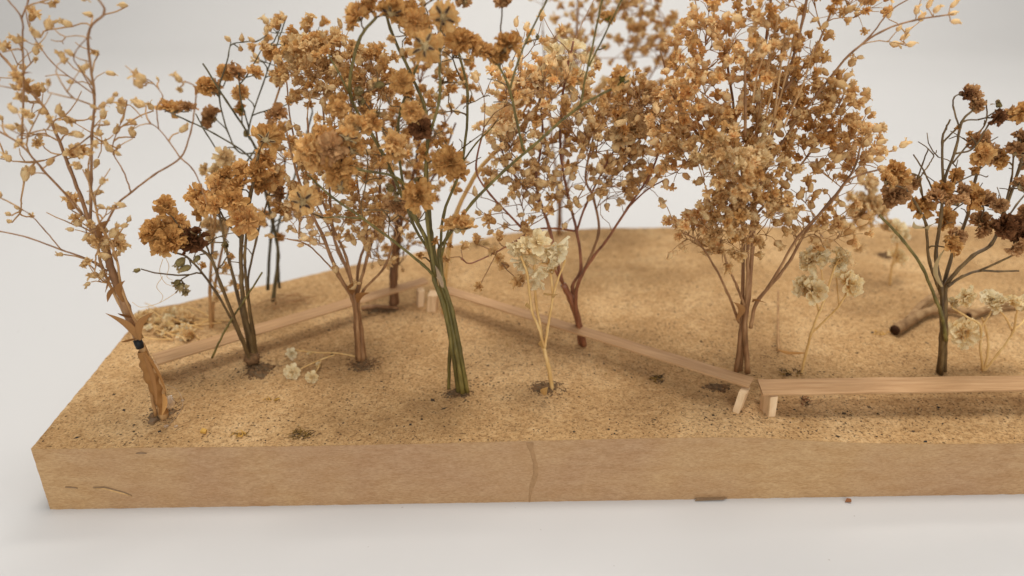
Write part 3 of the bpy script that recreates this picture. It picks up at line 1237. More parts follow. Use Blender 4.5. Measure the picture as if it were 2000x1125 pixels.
for (x, y, k, s) in [(172, 28, 'bud', 20), (240, 10, 'bud', 20), (130, 46, 'open', 24), (187, 103, 'open', 22), (38, 78, 'open', 22), (4, 92, 'open', 24), (64, 30, 'tuft', 34), (96, 48, 'open', 30), (70, 66, 'open', 26),
                     (102, 8, 'open', 28), (50, 168, 'tuft', 34), (70, 178, 'tuft', 30), (46, 192, 'open', 26), (84, 218, 'bud', 26), (120, 222, 'bud', 26), (142, 236, 'open', 22), (60, 238, 'bud', 14), (40, 252, 'open', 26),
                     (122, 254, 'open', 28), (150, 262, 'open', 24), (14, 308, 'open', 24), (98, 316, 'bud', 24), (50, 342, 'open', 30), (64, 334, 'bud', 22), (200, 354, 'open', 22), (142, 300, 'tuft', 36), (160, 296, 'tuft', 30),
                     (152, 324, 'open', 26), (182, 208, 'bud', 16), (180, 230, 'bud', 16), (200, 206, 'open', 20), (216, 196, 'bud', 20), (226, 184, 'bud', 18), (240, 202, 'open', 26), (236, 214, 'open', 22), (208, 240, 'bud', 18),
                     (258, 238, 'bud', 22), (258, 258, 'open', 24), (272, 202, 'open', 28), (294, 208, 'open', 20), (214, 290, 'open', 22), (232, 286, 'bud', 14), (206, 276, 'bud', 12), (230, 300, 'bud', 14), (274, 152, 'open', 32),
                     (270, 164, 'bud', 28), (308, 154, 'bud', 10), (348, 152, 'open', 24), (352, 176, 'open', 22), (358, 252, 'open', 26), (140, 394, 'tuft', 38), (150, 430, 'tuft', 26), (212, 406, 'bud', 14), (236, 400, 'bud', 22),
                     (252, 428, 'bud', 16), (34, 406, 'bud', 14), (16, 418, 'bud', 15), (18, 432, 'bud', 15), (63, 422, 'open', 15), (118, 497, 'open', 14), (152, 436, 'open', 24), (0, 380, 'bud', 14), (-14, 260, 'bud', 20),
                     (186, 538, 'bud', 10), (228, 474, 'tuft', 44), (222, 455, 'open', 30), (205, 500, 'open', 24), (186, 470, 'tuft', 26), (190, 376, 'open', 20), (172, 340, 'open', 22), (176, 298, 'open', 20), (2, 230, 'bud', 15)]:
    p.blossom(x, y, k, s, p.rng.uniform(-0.008, 0.008))
p.bare(130, 250, 150, 220, 40)
p.crown(80, -60, 120, 70, 26, ['open', 'bud', 'open', 'tuft'], (18, 28), 36)
p.crown(110, 200, 130, 130, 44, ['bud', 'open', 'open', 'tuft'], (20, 28), 32, per=(1, 3))
p.crown(200, 470, 45, 90, 26, ['open', 'tuft', 'bud'], (16, 26), 20, per=(1, 2))
p.leaf((268, 662), (206, 612), 20, -0.001, -0.12)
p.leaf((272, 664), (300, 610), 14, -0.001, 0.12)
p.leaf((264, 662), (236, 668), 12, -0.001, 0.1)
p.leaf((258, 620), (230, 612), 10, 0, 0.1)
p.leaf((212, 540), (205, 572), 10, 0, 0.1)
p.leaf((226, 560), (210, 590), 9, 0, -0.1)
p.leaf((240, 590), (244, 548), 12, 0, 0.15)
p.leaf((196, 470), (216, 430), 12, 0, 0.15)
p.leaf((60, 172), (64, 142), 8, 0, 0.3)
mb = MB()
q = smooth_path([p.at(*c, -0.0008) for c in ((277, 686), (284, 708), (293, 732), (303, 756), (312, 780), (320, 806))], 5)
s = px_size(q[0])
mb.tube(q, [s * (7.5 + 4.5 * math.sin(math.pi * min(1, i / (len(q) - 1) * 1.05)) + 1.6 * math.sin(i * 1.3)) for i in range(len(q))], 18, 0, False, 0.10)
link('dry_sheath', local(mb, p.b).mesh('dry_sheath', ['calyx_tan']), p.root)
p.leaf((280, 690), (306, 790), 11, -0.004, 0.05, 'leaf')
p.leaf((283, 690), (326, 770), 9, -0.004, 0.06, 'calyx_tan')
p.leaf((318, 770), (316, 812), 14, -0.003, 0.1, 'calyx_tan')
mb = MB()
q = [p.at(*c, -0.0006) for c in ((268, 664), (271, 671), (274, 679))]
s = px_size(q[0])
mb.tube(q, [7.6 * s, 8.4 * s, 7.6 * s], 12, 0, True, 0.03)
tag(link('tape_band', local(mb, p.b).mesh('tape_band', ['tape']), p.root), 'black tape wrapped round the stem')
p.blob(330, 785, 11, 14, -0.001, 'glue', seed=2)
p.done()

# 2. dark stemmed pompon sprig
p = Plant('dried_sprig', 'dark olive sprig with brown pompon heads spreading left beside the taped sprig', (496, 712), 'st_dark', 'st_dark', 2, GRP, twig_px=3.0)
p.stem_line([(498, 712), (490, 660), (478, 613), (472, 541), (472, 468), (490, 380), (505, 300)], 8, 3, 0, -0.004)
p.stem_line([(488, 710), (486, 672), (461, 562), (440, 477), (425, 400)], 6.5, 2.6, 0.002, 0.004)
p.stem_line([(492, 712), (474, 665), (431, 554), (412, 505), (384, 481), (360, 455)], 5, 2.4, -0.002, -0.008)
p.stem_line([(486, 708), (470, 660), (422, 571), (371, 507), (337, 492)], 4, 2, -0.001, -0.004)
p.stem_line([(500, 710), (492, 640), (482, 560), (478, 500), (484, 425)], 5, 2.6, 0.001, -0.006)
p.stem_line([(504, 712), (496, 650), (484, 560), (500, 470), (520, 400)], 4, 2, 0.001, 0.006)
p.stem_line([(412, 505), (398, 470), (372, 452)], 2.4, 1.8, -0.005, -0.01)
p.stem_line([(384, 481), (350, 478), (316, 470)], 2.2, 1.8, -0.007, -0.009)
p.stem_line([(472, 468), (440, 430), (415, 390), (380, 370)], 2.6, 1.8, -0.002, -0.008)
p.stem_line([(414, 699), (440, 645), (476, 588), (512, 532)], 2.6, 2, -0.004, -0.004, 'st_olive', 'straw', 1.1)
for (x, y, k, s, dy) in [(322, 402, 'pgold', 46, -.008), (300, 448, 'pgold', 62, -.009), (334, 466, 'pgold', 62, -.011), (314, 478, 'pg', 46, -.009), (346, 438, 'pgold', 56, -.006), (372, 468, 'pd', 58, -.009), (384, 380, 'pg', 50, -.007),
                         (405, 398, 'pgold', 50, -.009), (422, 362, 'pg', 54, -.005), (450, 388, 'pg', 54, -.007), (436, 342, 'pgold', 48, -.003), (462, 360, 'pg', 50, -.003), (478, 428, 'pgold', 66, -.008), (500, 330, 'pg', 52, -.004),
                         (525, 266, 'pgold', 60, -.006), (520, 305, 'pg', 46, .002), (541, 342, 'pg', 48, .004), (420, 398, 'pg', 44, -.01), (390, 408, 'pg', 44, -.004), (470, 330, 'pg', 40, 0), (545, 380, 'pu', 36, .006), (510, 360, 'pg', 44, 0.002), (548, 410, 'tuftb', 30, .004)]:
    f = (p.rng.uniform(-0.7, 0.5), p.rng.uniform(0.1, 0.9), p.rng.uniform(0.2, 0.9))
    if (x, y) == (525, 266):
        f = (0.15, -0.9, 0.35)
    p.blossom(x, y, k, s, dy, f)
for (x, y, s) in [(352, 512, 26), (362, 524, 24), (346, 552, 20), (352, 560, 22), (362, 570, 28), (440, 478, 26), (385, 505, 18)]:
    p.blossom(x, y, 'gopen', s, -0.008, (p.rng.uniform(-1, 1), 0.5, p.rng.uniform(-0.8, 0.4)))
p.blossom(268, 528, 'gbud', 16, -0.008, (-1, 0.2, -0.3))
p.bare(430, 470, 70, 70, 22)
for (x, y) in [(395, 520), (440, 520), (470, 560), (450, 500), (495, 445)]:
    p.blossom(x, y, 'tuftb', 16, p.rng.uniform(-.006, .004))
p.blob(492, 700, 16, 12, -0.001, 'soil', 'soil_clump', 4)
for pts in ([(344, 572), (310, 592), (276, 600), (258, 590)], [(318, 540), (306, 560), (318, 578), (312, 592)], [(318, 506), (312, 530), (322, 552), (340, 560)], [(322, 500), (330, 520), (326, 540), (338, 548)]):
    p.stem_line(pts, 0.7, 0.5, -0.006, -0.008, 'st_cream', 'stray_hair', 2, sides=5, wob=0)
p.done()

# 3. slate stemmed sprig behind
p = Plant('dried_sprig', 'thin slate green sprig with small brown heads standing behind the left rail', (533, 588), 'st_slate', 'st_slate', 3, GRP, twig_px=2.4)
p.stem_line([(533, 590), (543, 500), (536, 450), (520, 380), (500, 290), (442, 197), (396, 124)], 5, 1.6, 0, -0.02)
p.stem_line([(523, 566), (529, 464), (540, 400), (560, 300)], 4.4, 2, 0.001, 0.004)
p.stem_line([(546, 563), (542, 480), (546, 430), (580, 330), (610, 220)], 3.6, 2, 0.001, 0.01)
p.stem_line([(520, 380), (490, 310), (420, 262), (346, 226)], 2.4, 1.5, -0.012, -0.022)
p.stem_line([(500, 290), (463, 341), (449, 329), (403, 261), (382, 222)], 2.2, 1.5, -0.014, -0.02)
p.stem_line([(500, 300), (460, 290), (428, 190), (446, 110)], 2.2, 1.5, -0.012, -0.016)
p.stem_line([(492, 277), (486, 250), (513, 165), (540, 90), (560, 30)], 2.2, 1.4, -0.016, -0.006)
p.stem_line([(486, 250), (470, 190), (466, 140)], 2, 1.4, -0.016, -0.018)
for (x, y, k, s) in [(330, 208, 'pg', 42), (350, 208, 'pgold', 34), (366, 208, 'pu', 36), (402, 166, 'pg', 40), (420, 170, 'pu', 36), (408, 228, 'pu', 48), (392, 172, 'tuftb', 24), (468, 180, 'pgreen', 42), (468, 212, 'pgreen', 30),
                     (462, 138, 'pu', 46), (440, 140, 'pg', 36), (545, 150, 'pg', 40), (500, 140, 'pg', 34), (538, 220, 'pu', 48), (526, 100, 'pgreen', 34), (628, 85, 'pu', 28), (516, 92, 'tuft', 26), (560, 80, 'tuft', 28), (540, 50, 'tuft', 26),
                     (480, 262, 'gopen', 18), (552, 250, 'tuftb', 30), (580, 190, 'tuftb', 30), (440, 290, 'gbud', 14)]:
    p.blossom(x, y, k, s, -0.014 + p.rng.uniform(-.006, .006))
for (x, y) in [(445, 76), (472, 74), (492, 78), (470, 95), (534, 42), (555, 35), (500, 110), (520, 60)]:
    p.blossom(x, y, 'bud', 18, -0.012)
p.crown(545, 420, 26, 50, 14, ['tuftb', 'tuft'], (20, 28), 20, per=(1, 3))
p.crown(560, 110, 70, 60, 26, ['tuft', 'tuftb', 'open'], (20, 28), 30)
p.done()

# 4. brown bunched fan
p = Plant('dried_sprig', 'brown bunched sprig fanning into a dense tan crown left of the green stems', (706, 705), 'st_brown', 'st_tan', 4, GRP, dens=1.6, twig_px=2.0)
p.stem_line([(700, 704), (696, 640), (690, 585), (661, 537), (631, 462), (609, 417), (580, 340), (560, 260)], 8, 2, 0, -0.006, attach=0.4)
p.stem_line([(708, 706), (704, 640), (694, 580), (680, 529), (661, 492), (650, 447), (640, 330), (630, 200)], 8, 2, -0.001, 0.01, attach=0.4)
p.stem_line([(702, 704), (699, 650), (694, 590), (676, 503), (643, 428), (610, 330), (600, 230)], 5, 2, -0.003, -0.002, attach=0.4)
p.stem_line([(712, 706), (706, 650), (698, 590), (702, 560), (717, 503), (740, 417), (740, 300), (720, 180)], 6, 2, 0.001, 0.004, attach=0.4)
p.stem_line([(706, 704), (700, 600), (710, 567), (751, 522), (770, 470), (800, 430)], 4, 2, 0.001, -0.006, attach=0.5)
p.stem_line([(704, 704), (698, 590), (700, 520), (717, 455), (700, 380), (690, 260), (680, 120)], 4.5, 2, 0.002, 0.014, attach=0.4)
p.stem_line([(660, 536), (646, 522), (602, 479), (560, 466)], 2, 1.5, -0.003, -0.008)
p.stem_line([(680, 529), (650, 460), (600, 360), (570, 250), (560, 160)], 2.6, 1.6, 0.002, 0.012)
p.crown(680, 160, 95, 80, 95, ['tuft', 'tuftb', 'open', 'tuft'], (20, 30), 32, dy=0.008)
p.crown(610, 150, 60, 90, 46, ['tuft', 'tuftb', 'tuft'], (20, 30), 30, dy=0.006)
p.crown(590, 340, 55, 110, 44, ['tuft', 'tuftb', 'open', 'bud'], (18, 28), 30)
p.crown(680, 330, 90, 110, 60, ['tuft', 'tuftb', 'open'], (18, 28), 30)
p.crown(720, 450, 70, 60, 30, ['open', 'bud', 'tuft'], (16, 26), 32, per=(2, 4))
p.crown(610, 450, 60, 40, 14, ['bud', 'open'], (16, 24), 30, per=(1, 3))
for (x, y) in [(680, 466), (706, 464), (722, 470), (612, 472), (592, 460), (690, 470), (717, 482), (655, 525), (690, 558), (640, 430)]:
    p.blossom(x, y, 'open', 24, -0.004)
p.bare(670, 330, 110, 190, 50)
p.leaf((694, 580), (690, 552), 14, -0.002)
p.leaf((698, 590), (722, 572), 14, -0.003)
p.done()

# 5. thick red-brown trunk behind
p = Plant('dried_sprig', 'thick reddish trunked sprig standing behind the left rail near the far corner', (768, 597), 'st_dusk', 'st_brown', 5, GRP, dens=1.3, twig_px=2.2)
p.stem_line([(768, 600), (767, 540), (770, 480), (775, 430), (770, 360), (750, 250)], 10, 3, 0, 0.004, attach=0.5)
p.stem_line([(774, 600), (772, 540), (778, 480), (786, 420), (810, 330), (830, 200)], 8, 3, 0.002, 0.008, attach=0.5)
p.stem_line([(766, 560), (774, 470), (790, 420), (850, 340), (890, 240)], 4, 2, 0, 0.004, attach=0.5)
p.crown(780, 430, 60, 50, 34, ['tuftb', 'tuft', 'open'], (18, 26), 26)
p.crown(790, 300, 100, 110, 80, ['tuftb', 'tuft', 'open'], (18, 26), 30)
p.crown(840, 180, 80, 110, 60, ['tuftb', 'tuft'], (18, 26), 30)
p.crown(770, 500, 50, 40, 12, ['open', 'bud'], (14, 20), 26, per=(1, 3))
p.done()

# 6. central olive-green bunch
p = Plant('dried_sprig', 'green stemmed bunch with large golden brown pompons at the centre front', (895, 766), 'st_olive', 'st_dark', 6, GRP, twig_px=3.2)
p.stem_line([(876, 764), (878, 700), (880, 640), (862, 560), (848, 500)], 4, 4, 0.002, 0.0, attach=0.9)
p.stem_line([(896, 768), (884, 680), (866, 595), (849, 548), (836, 477), (790, 391), (752, 310), (724, 258), (684, 184), (700, 82), (735, 34)], 6.8, 2.6, 0, -0.006, attach=0.35)
p.stem_line([(904, 768), (892, 690), (876, 600), (860, 548), (846, 477), (838, 414), (833, 336), (833, 224), (799, 138), (762, 56), (745, -20)], 6.2, 2.6, -0.002, 0.004, attach=0.35)
p.stem_line([(913, 766), (898, 680), (884, 610), (866, 548), (857, 492), (872, 466), (924, 395), (990, 329), (1034, 291), (1131, 209), (1229, 157)], 5.6, 2.2, -0.001, -0.004, attach=0.4)
p.stem_line([(900, 768), (886, 660), (866, 590), (856, 520), (800, 420), (777, 254), (803, 160), (835, 80)], 4.6, 2.2, 0.002, 0.002, attach=0.4)
p.stem_line([(908, 766), (892, 660), (874, 590), (862, 520), (866, 420), (903, 317), (913, 187), (898, 112), (880, 40)], 4.4, 2.2, 0.003, 0.008, attach=0.4)
p.stem_line([(848, 540), (827, 518), (770, 472), (709, 427), (643, 380), (600, 340)], 4, 2.2, -0.003, -0.01)
p.stem_line([(709, 427), (666, 424), (624, 425)], 2.4, 1.6, -0.006, -0.01)
p.stem_line([(849, 530), (828, 460), (806, 411), (780, 350), (700, 330), (640, 300)], 4, 2.4, -0.002, -0.014)
p.stem_line([(850, 540), (834, 430), (833, 300), (857, 200), (859, 123), (860, 60)], 4, 2.4, -0.004, -0.012)
p.stem_line([(1023, 295), (1008, 230), (993, 168), (967, 116)], 3.2, 2.4, -0.003, -0.006)
p.stem_line([(997, 172), (1012, 120), (1029, 78), (1068, 0), (1090, -40)], 2.6, 2, -0.004, 0.002)
p.stem_line([(1133, 207), (1144, 150), (1154, 105), (1176, 0), (1186, -40)], 2.6, 2, -0.004, -0.004)
p.stem_line([(1150, 130), (1165, 100), (1214, 0), (1230, -40)], 2.2, 1.8, -0.004, -0.006)
p.stem_line([(684, 184), (660, 140), (642, 108)], 2.6, 2, -0.005, -0.006)
p.stem_line([(903, 317), (930, 280), (960, 250)], 2.4, 1.6, 0.006, 0.002)
p.stem_line([(862, 500), (880, 440), (893, 440)], 3, 2, -0.004, -0.008)
BK = (0.1, -0.95, 0.25)
FR = (0.05, 0.95, 0.25)
for (x, y, k, s, dy, f) in [
        (690, 30, 'pg', 62, -.006, (-.6, .3, .6)), (718, 12, 'pg', 46, -.004, None), (765, 14, 'pgold', 64, -.008, (0.1, -.6, .8)), (868, 30, 'pg', 60, -.010, BK), (835, 92, 'pgold', 66, -.014, (0.2, -.9, -.1)), (812, 44, 'pg', 54, -.006, None),
        (800, 24, 'pgold', 50, -.004, None), (900, 78, 'pg', 58, -.008, (.2, .6, .7)), (930, 92, 'pg', 52, -.006, None), (952, 98, 'pgold', 50, -.006, None), (992, 80, 'pg', 62, -.008, (.2, -.2, .9)), (976, 108, 'pg', 44, -.006, None),
        (985, 2, 'pu', 40, -.004, (.2, .2, -.9)), (850, -20, 'pg', 60, -.006, None), (720, -30, 'pg', 60, -.006, None), (780, -40, 'pg', 60, -.002, None), (904, 0, 'pu', 36, -.002, None),
        (658, 205, 'pgold', 54, -.008, (-.6, .6, .5)), (664, 212, 'pg', 40, -.010, FR), (700, 178, 'gopen', 34, -.008, (.3, .8, .5)), (706, 200, 'gopen', 28, -.009, (-.2, .9, .2)), (740, 166, 'gopen', 26, -.006, (-.9, .4, .1)), (786, 160, 'pg', 46, -.008, FR),
        (735, 222, 'gopen', 24, -.011, (.2, .9, .4)), (796, 176, 'pg', 36, -.006, None), (805, 218, 'pg', 48, -.010, FR), (822, 252, 'pd', 48, -.010, FR), (820, 236, 'pu', 44, -.006, None), (700, 240, 'pg', 56, -.013, (.1, -.5, .8)),
        (725, 238, 'pg', 50, -.012, None), (680, 262, 'pg', 52, -.014, (0, -.7, .6)), (602, 290, 'pg', 74, -.015, (-.5, .7, .5)), (634, 262, 'pg', 58, -.013, None), (646, 292, 'pu', 62, -.016, FR), (660, 330, 'pgold', 66, -.016, (.1, .8, .2)),
        (616, 312, 'pg', 56, -.015, FR), (690, 286, 'pg', 50, -.012, (0.3, -.6, .6)), (668, 362, 'pgold', 44, -.016, BK), (770, 278, 'pg', 50, -.013, (.2, .8, .6)), (772, 296, 'pgold', 40, -.012, None), (876, 318, 'pgold', 68, -.012, (.05, .9, .35)),
        (898, 336, 'pg', 34, -.008, None), (817, 382, 'pgold', 64, -.014, (.2, .8, .45)), (893, 436, 'pgold', 64, -.012, (.1, -.35, .9)), (762, 368, 'gopen', 28, -.012, (-.2, .8, .5)), (776, 378, 'gopen', 22, -.012, FR), (775, 402, 'pu', 52, -.010, (0, .2, -.9)),
        (597, 388, 'pg', 62, -.014, (0.1, -.95, 0.1)), (815, 352, 'gopen', 22, -.01, None), (1186, 32, 'pgreen', 30, -.004, (0, -.6, .7)), (1206, 150, 'pgreen', 54, -.006, (-.7, -.5, .2)), (1180, 92, 'gbud', 12, -.004, None),
        (1050, 72, 'gbud', 14, -.004, None), (826, 300, 'tuftb', 30, -.008, None), (750, 320, 'tuftb', 28, -.01, None), (745, 130, 'tuftb', 30, -.002, None), (880, 150, 'tuftb', 30, .004, None)]:
    if f is not None:
        f = tuple(c + p.rng.uniform(-0.15, 0.15) for c in f)
    p.blossom(x, y, k, s, dy, f)
p.crown(800, 120, 120, 90, 30, ['tuftb', 'tuft', 'open'], (20, 28), 30, dy=0.004)
p.crown(860, 250, 70, 90, 18, ['tuftb', 'bud'], (18, 26), 28, dy=0.004)
p.bare(780, 330, 130, 150, 60)
p.bare(900, 220, 80, 140, 24)
for (x, y) in [(742, 402), (822, 350), (905, 418), (880, 480), (850, 470), (820, 500)]:
    p.blossom(x, y, 'tuftb', 16, -0.006)
p.blob(857, 540, 6, 22, -0.0022, 'glue', seed=6, lean=(-8, 0))
p.done()

# 7. cream sprig
p = Plant('dried_sprig', 'small pale cream sprig with limp papery petals in front of the middle rail', (1079, 760), 'st_cream', 'st_cream', 7, GRP, twig_px=3.4)
p.stem_line([(1079, 762), (1071, 715), (1062, 679)], 5, 4.4, 0, 0, attach=0.9)
p.stem_line([(1064, 685), (1052, 640), (1038, 604), (1030, 537), (1017, 500)], 3.6, 2.6, 0, -0.003)
p.stem_line([(1060, 680), (1054, 630), (1047, 589), (1043, 520), (1052, 490)], 3.6, 2.4, 0, 0.003)
p.stem_line([(1064, 680), (1070, 640), (1079, 582), (1076, 540), (1070, 500)], 3.6, 2.4, 0, 0.0)
p.stem_line([(1079, 582), (1090, 545), (1103, 510), (1100, 490)], 2.8, 2, 0, -0.003)
for (x, y, s, f) in [(1010, 486, 42, (-.5, .5, -.2)), (1022, 516, 44, (-.3, .6, -.7)), (1030, 478, 40, (-.2, .3, .7)), (1052, 472, 46, (.1, .5, .5)), (1072, 492, 46, (.3, .7, -.3)), (1092, 486, 46, (.6, .4, -.2)), (1056, 530, 46, (.1, .6, -.8)), (1048, 552, 38, (-.2, .4, -.9)), (1040, 502, 40, (0, .8, -.5)), (1080, 512, 36, (.4, .5, -.8))]:
    p.blossom(x, y, 'limp', s * 1.08, -0.002 + p.rng.uniform(-.003, .003), f)
for a, b in [((1038, 604), (1030, 590)), ((1079, 576), (1062, 572)), ((1080, 582), (1092, 574)), ((1062, 680), (1058, 664)), ((1079, 535), (1090, 520))]:
    p.leaf(a, b, 8, -0.001, 0.1, 'calyx_cream')
p.leaf((1064, 772), (1070, 756), 14, -0.006, 0.1, 'calyx_cream')
p.done()

# 8. red-brown V-branched sprig
p = Plant('dried_sprig', 'red brown sprig branching in a wide open fan behind the middle rail', (1138, 675), 'st_red', 'st_brown', 8, GRP, dens=1.6, twig_px=1.9)
p.stem_line([(1140, 676), (1132, 638), (1118, 590), (1100, 555)], 8, 7, 0, 0, attach=1.1, rough=0.1)
p.stem_line([(1134, 676), (1128, 630), (1112, 585), (1092, 529), (1073, 447), (1058, 402), (1047, 350), (1060, 260), (1050, 160)], 6, 2, 0.001, 0.006)
p.stem_line([(1138, 676), (1124, 610), (1118, 560), (1135, 522), (1126, 451), (1114, 402), (1095, 300), (1100, 180), (1120, 80)], 5, 2, 0, 0.004)
p.stem_line([(1140, 676), (1126, 610), (1129, 555), (1160, 500), (1182, 473), (1226, 406), (1270, 340), (1300, 260)], 5, 2, -0.001, -0.004)
p.stem_line([(1118, 580), (1140, 530), (1169, 455), (1160, 390), (1144, 340), (1170, 230), (1200, 140)], 4, 2, 0.001, 0.008, 'st_brown')
p.stem_line([(1126, 451), (1144, 402), (1190, 310), (1240, 240)], 3, 1.8, 0.002, 0.0)
p.stem_line([(1100, 555), (1060, 490), (1014, 440), (958, 380), (930, 330), (945, 250)], 3.4, 1.8, -0.001, -0.006)
p.stem_line([(1122, 451), (1085, 446), (1043, 449), (1005, 472), (969, 492), (920, 514), (900, 505)], 2.6, 1.5, -0.003, -0.016)
p.stem_line([(1058, 402), (1010, 350), (980, 290), (985, 200), (1000, 120)], 2.8, 1.6, 0.003, 0.008)
p.stem_line([(1226, 406), (1262, 372), (1300, 350)], 2.4, 1.4, -0.003, -0.008)
for (x, y, s) in [(974, 505, 26), (985, 518, 26), (964, 492, 24), (958, 429, 34), (976, 462, 28), (935, 560, 22), (1010, 552, 30), (1018, 545, 22), (1029, 451, 24), (907, 481, 24), (872, 505, 26), (931, 468, 24), (1003, 478, 14), (1076, 410, 26)]:
    k = 'tuft' if s > 20 else 'bud'
    p.blossom(x, y, k, s, -0.012 + p.rng.uniform(-.003, .003))
p.crown(1010, 380, 80, 70, 34, ['tuft', 'open', 'bud'], (20, 32), 34, per=(2, 4), dy=-0.002)
p.crown(1120, 340, 110, 80, 56, ['open', 'tuft', 'bud'], (20, 30), 36, per=(2, 5))
p.crown(1210, 330, 80, 80, 40, ['open', 'bud', 'tuft'], (20, 30), 36, per=(2, 5))
p.crown(1100, 230, 130, 80, 66, ['tuft', 'open', 'tuftb'], (20, 30), 34)
p.crown(1000, 230, 70, 90, 40, ['tuft', 'open', 'tuftp'], (20, 30), 32)
p.crown(1230, 230, 70, 70, 34, ['tuft', 'open', 'tuftb'], (20, 32), 34)
p.crown(1060, 130, 90, 70, 26, ['tuft', 'open'], (18, 26), 34)
p.crown(1250, -210, 200, 90, 80, ['tuft'], (22, 30), 32, dy=0.05, depth=0.5)  # unseen branches added above the frame to shade the far board
p.bare(1110, 320, 170, 120, 50)
p.crown(1265, 250, 40, 80, 24, ['tuft', 'open'], (20, 30), 32)
p.blossom(978, 230, 'pb', 66, -0.004, (0, .9, .3))
p.blossom(1262, 175, 'pb', 36, -0.002, (.2, .5, .8))
p.blossom(1235, 250, 'tuftp', 60, -0.004, (.2, .5, .3))
p.blossom(1210, 270, 'tuftp', 50, -0.004, (-.2, .5, .3))
mb = MB()
for k in range(70):
    c = p.at(1232 + p.rng.gauss(0, 28), 218 + p.rng.gauss(0, 26), -0.006 + p.rng.gauss(0, 0.003))
    s = px_size(c)
    q, d = [c], Vector([p.rng.gauss(0, 1) for _ in range(3)]).normalized()
    ax = Vector([p.rng.gauss(0, 1) for _ in range(3)]).normalized()
    for i in range(9):
        d.rotate(Quaternion(ax, p.rng.uniform(0.2, 0.8)))
        q.append(q[-1] + d * s * 6)
    mb.tube(q, [0.6 * s] * len(q), 4, 0)
o = link('fibre_tangle', local(mb, p.b).mesh('fibre_tangle', ['st_tan']), p.root)
o['kind'] = 'stuff'
p.done()

# 9. big dense tan tree right of centre
p = Plant('dried_sprig', 'largest sprig with a tall dense tan crown where the two front rails meet', (1450, 728), 'st_brown', 'st_tan', 9, GRP, dens=2.1, twig_px=2.0)
p.stem_line([(1438, 726), (1447, 650), (1450, 600), (1452, 480), (1452, 380), (1440, 260), (1420, 120)], 6.5, 2.4, 0, 0.006)
p.stem_line([(1460, 728), (1455, 640), (1462, 580), (1470, 480), (1475, 380), (1480, 200), (1500, 50), (1510, -60)], 7, 2.4, -0.001, 0.004)
p.stem_line([(1446, 728), (1452, 650), (1460, 560), (1462, 470), (1490, 340), (1530, 180), (1570, 30), (1580, -60)], 5.5, 2.4, 0.001, -0.006)
p.stem_line([(1466, 640), (1478, 590), (1520, 540), (1545, 505), (1579, 445), (1641, 369), (1668, 329), (1681, 285)], 5, 2, -0.002, -0.008, attach=0.2)
p.stem_line([(1478, 592), (1517, 535), (1559, 463), (1626, 392), (1660, 350), (1720, 330)], 4, 1.8, -0.002, -0.014, attach=0.2)
p.stem_line([(1444, 630), (1420, 570), (1396, 522), (1363, 472), (1334, 455)], 3.6, 1.6, -0.001, -0.006)
p.stem_line([(1455, 600), (1440, 560), (1421, 518), (1400, 443), (1380, 370)], 3.4, 1.8, -0.001, -0.01)
p.stem_line([(1490, 340), (1540, 260), (1601, 178), (1659, 107), (1721, 62), (1784, 40), (1863, 27)], 4, 1.6, -0.004, -0.012)
p.stem_line([(1659, 107), (1700, 70), (1740, 20), (1790, -10)], 2.4, 1.5, -0.008, -0.006)
p.stem_line([(1530, 180), (1590, 100), (1620, 30), (1650, -60)], 3, 2, -0.006, 0.006)
p.stem_line([(1475, 380), (1430, 330), (1370, 270), (1320, 200), (1290, 100)], 4, 1.8, 0, 0.012)
p.stem_line([(1475, 420), (1540, 350), (1610, 260), (1650, 180)], 3.4, 1.8, -0.002, 0.008)
for k, (a, b) in enumerate([((1478, 240), (1520, 30)), ((1490, 250), (1545, 60)), ((1500, 270), (1560, 20)), ((1510, 240), (1535, 40)), ((1530, 250), (1590, 90)), ((1470, 200), (1500, 90))]):
    p.stem_line([a, ((a[0] + b[0]) / 2 + p.rng.uniform(-8, 8), (a[1] + b[1]) / 2), b], 2.8, 1.6, -0.010 - 0.001 * k, -0.013, 'st_tan')
p.stem_line([(1455, 268), (1456, 200), (1455, 133)], 4, 3, -0.012, -0.012)
K9 = ['tuft', 'tuft', 'tuftb', 'open']
p.crown(1452, 430, 110, 75, 62, K9, (20, 32), 30, dy=-0.006)
p.crown(1440, 310, 120, 80, 64, K9, (22, 34), 30, dy=-0.006)
p.crown(1440, 320, 60, 50, 22, ['tuft', 'tuftp'], (26, 40), 26, dy=-0.016)
p.crown(1380, 210, 100, 100, 46, K9, (20, 32), 30)
p.crown(1500, 120, 130, 130, 74, K9, (20, 32), 32, dy=-0.002)
p.crown(1590, 240, 90, 100, 42, K9, (20, 30), 32)
p.crown(1650, 300, 60, 70, 24, ['open', 'tuft', 'bud'], (20, 30), 34, dy=-0.006, per=(2, 4))
p.crown(1600, 420, 70, 60, 20, ['open', 'bud', 'tuft'], (20, 32), 34, dy=-0.006, per=(2, 4))
p.crown(1640, 200, 40, 60, 12, ['open', 'tuft'], (20, 30), 30, per=(2, 4))
p.crown(1390, 470, 60, 40, 16, ['open', 'tuft'], (20, 30), 30, dy=-0.004, per=(2, 4))
p.crown(1380, 60, 50, 70, 20, K9, (20, 30), 30)
p.crown(1620, 20, 80, 60, 22, K9, (20, 30), 30)
p.crown(1500, -40, 120, 60, 20, K9, (20, 30), 30)
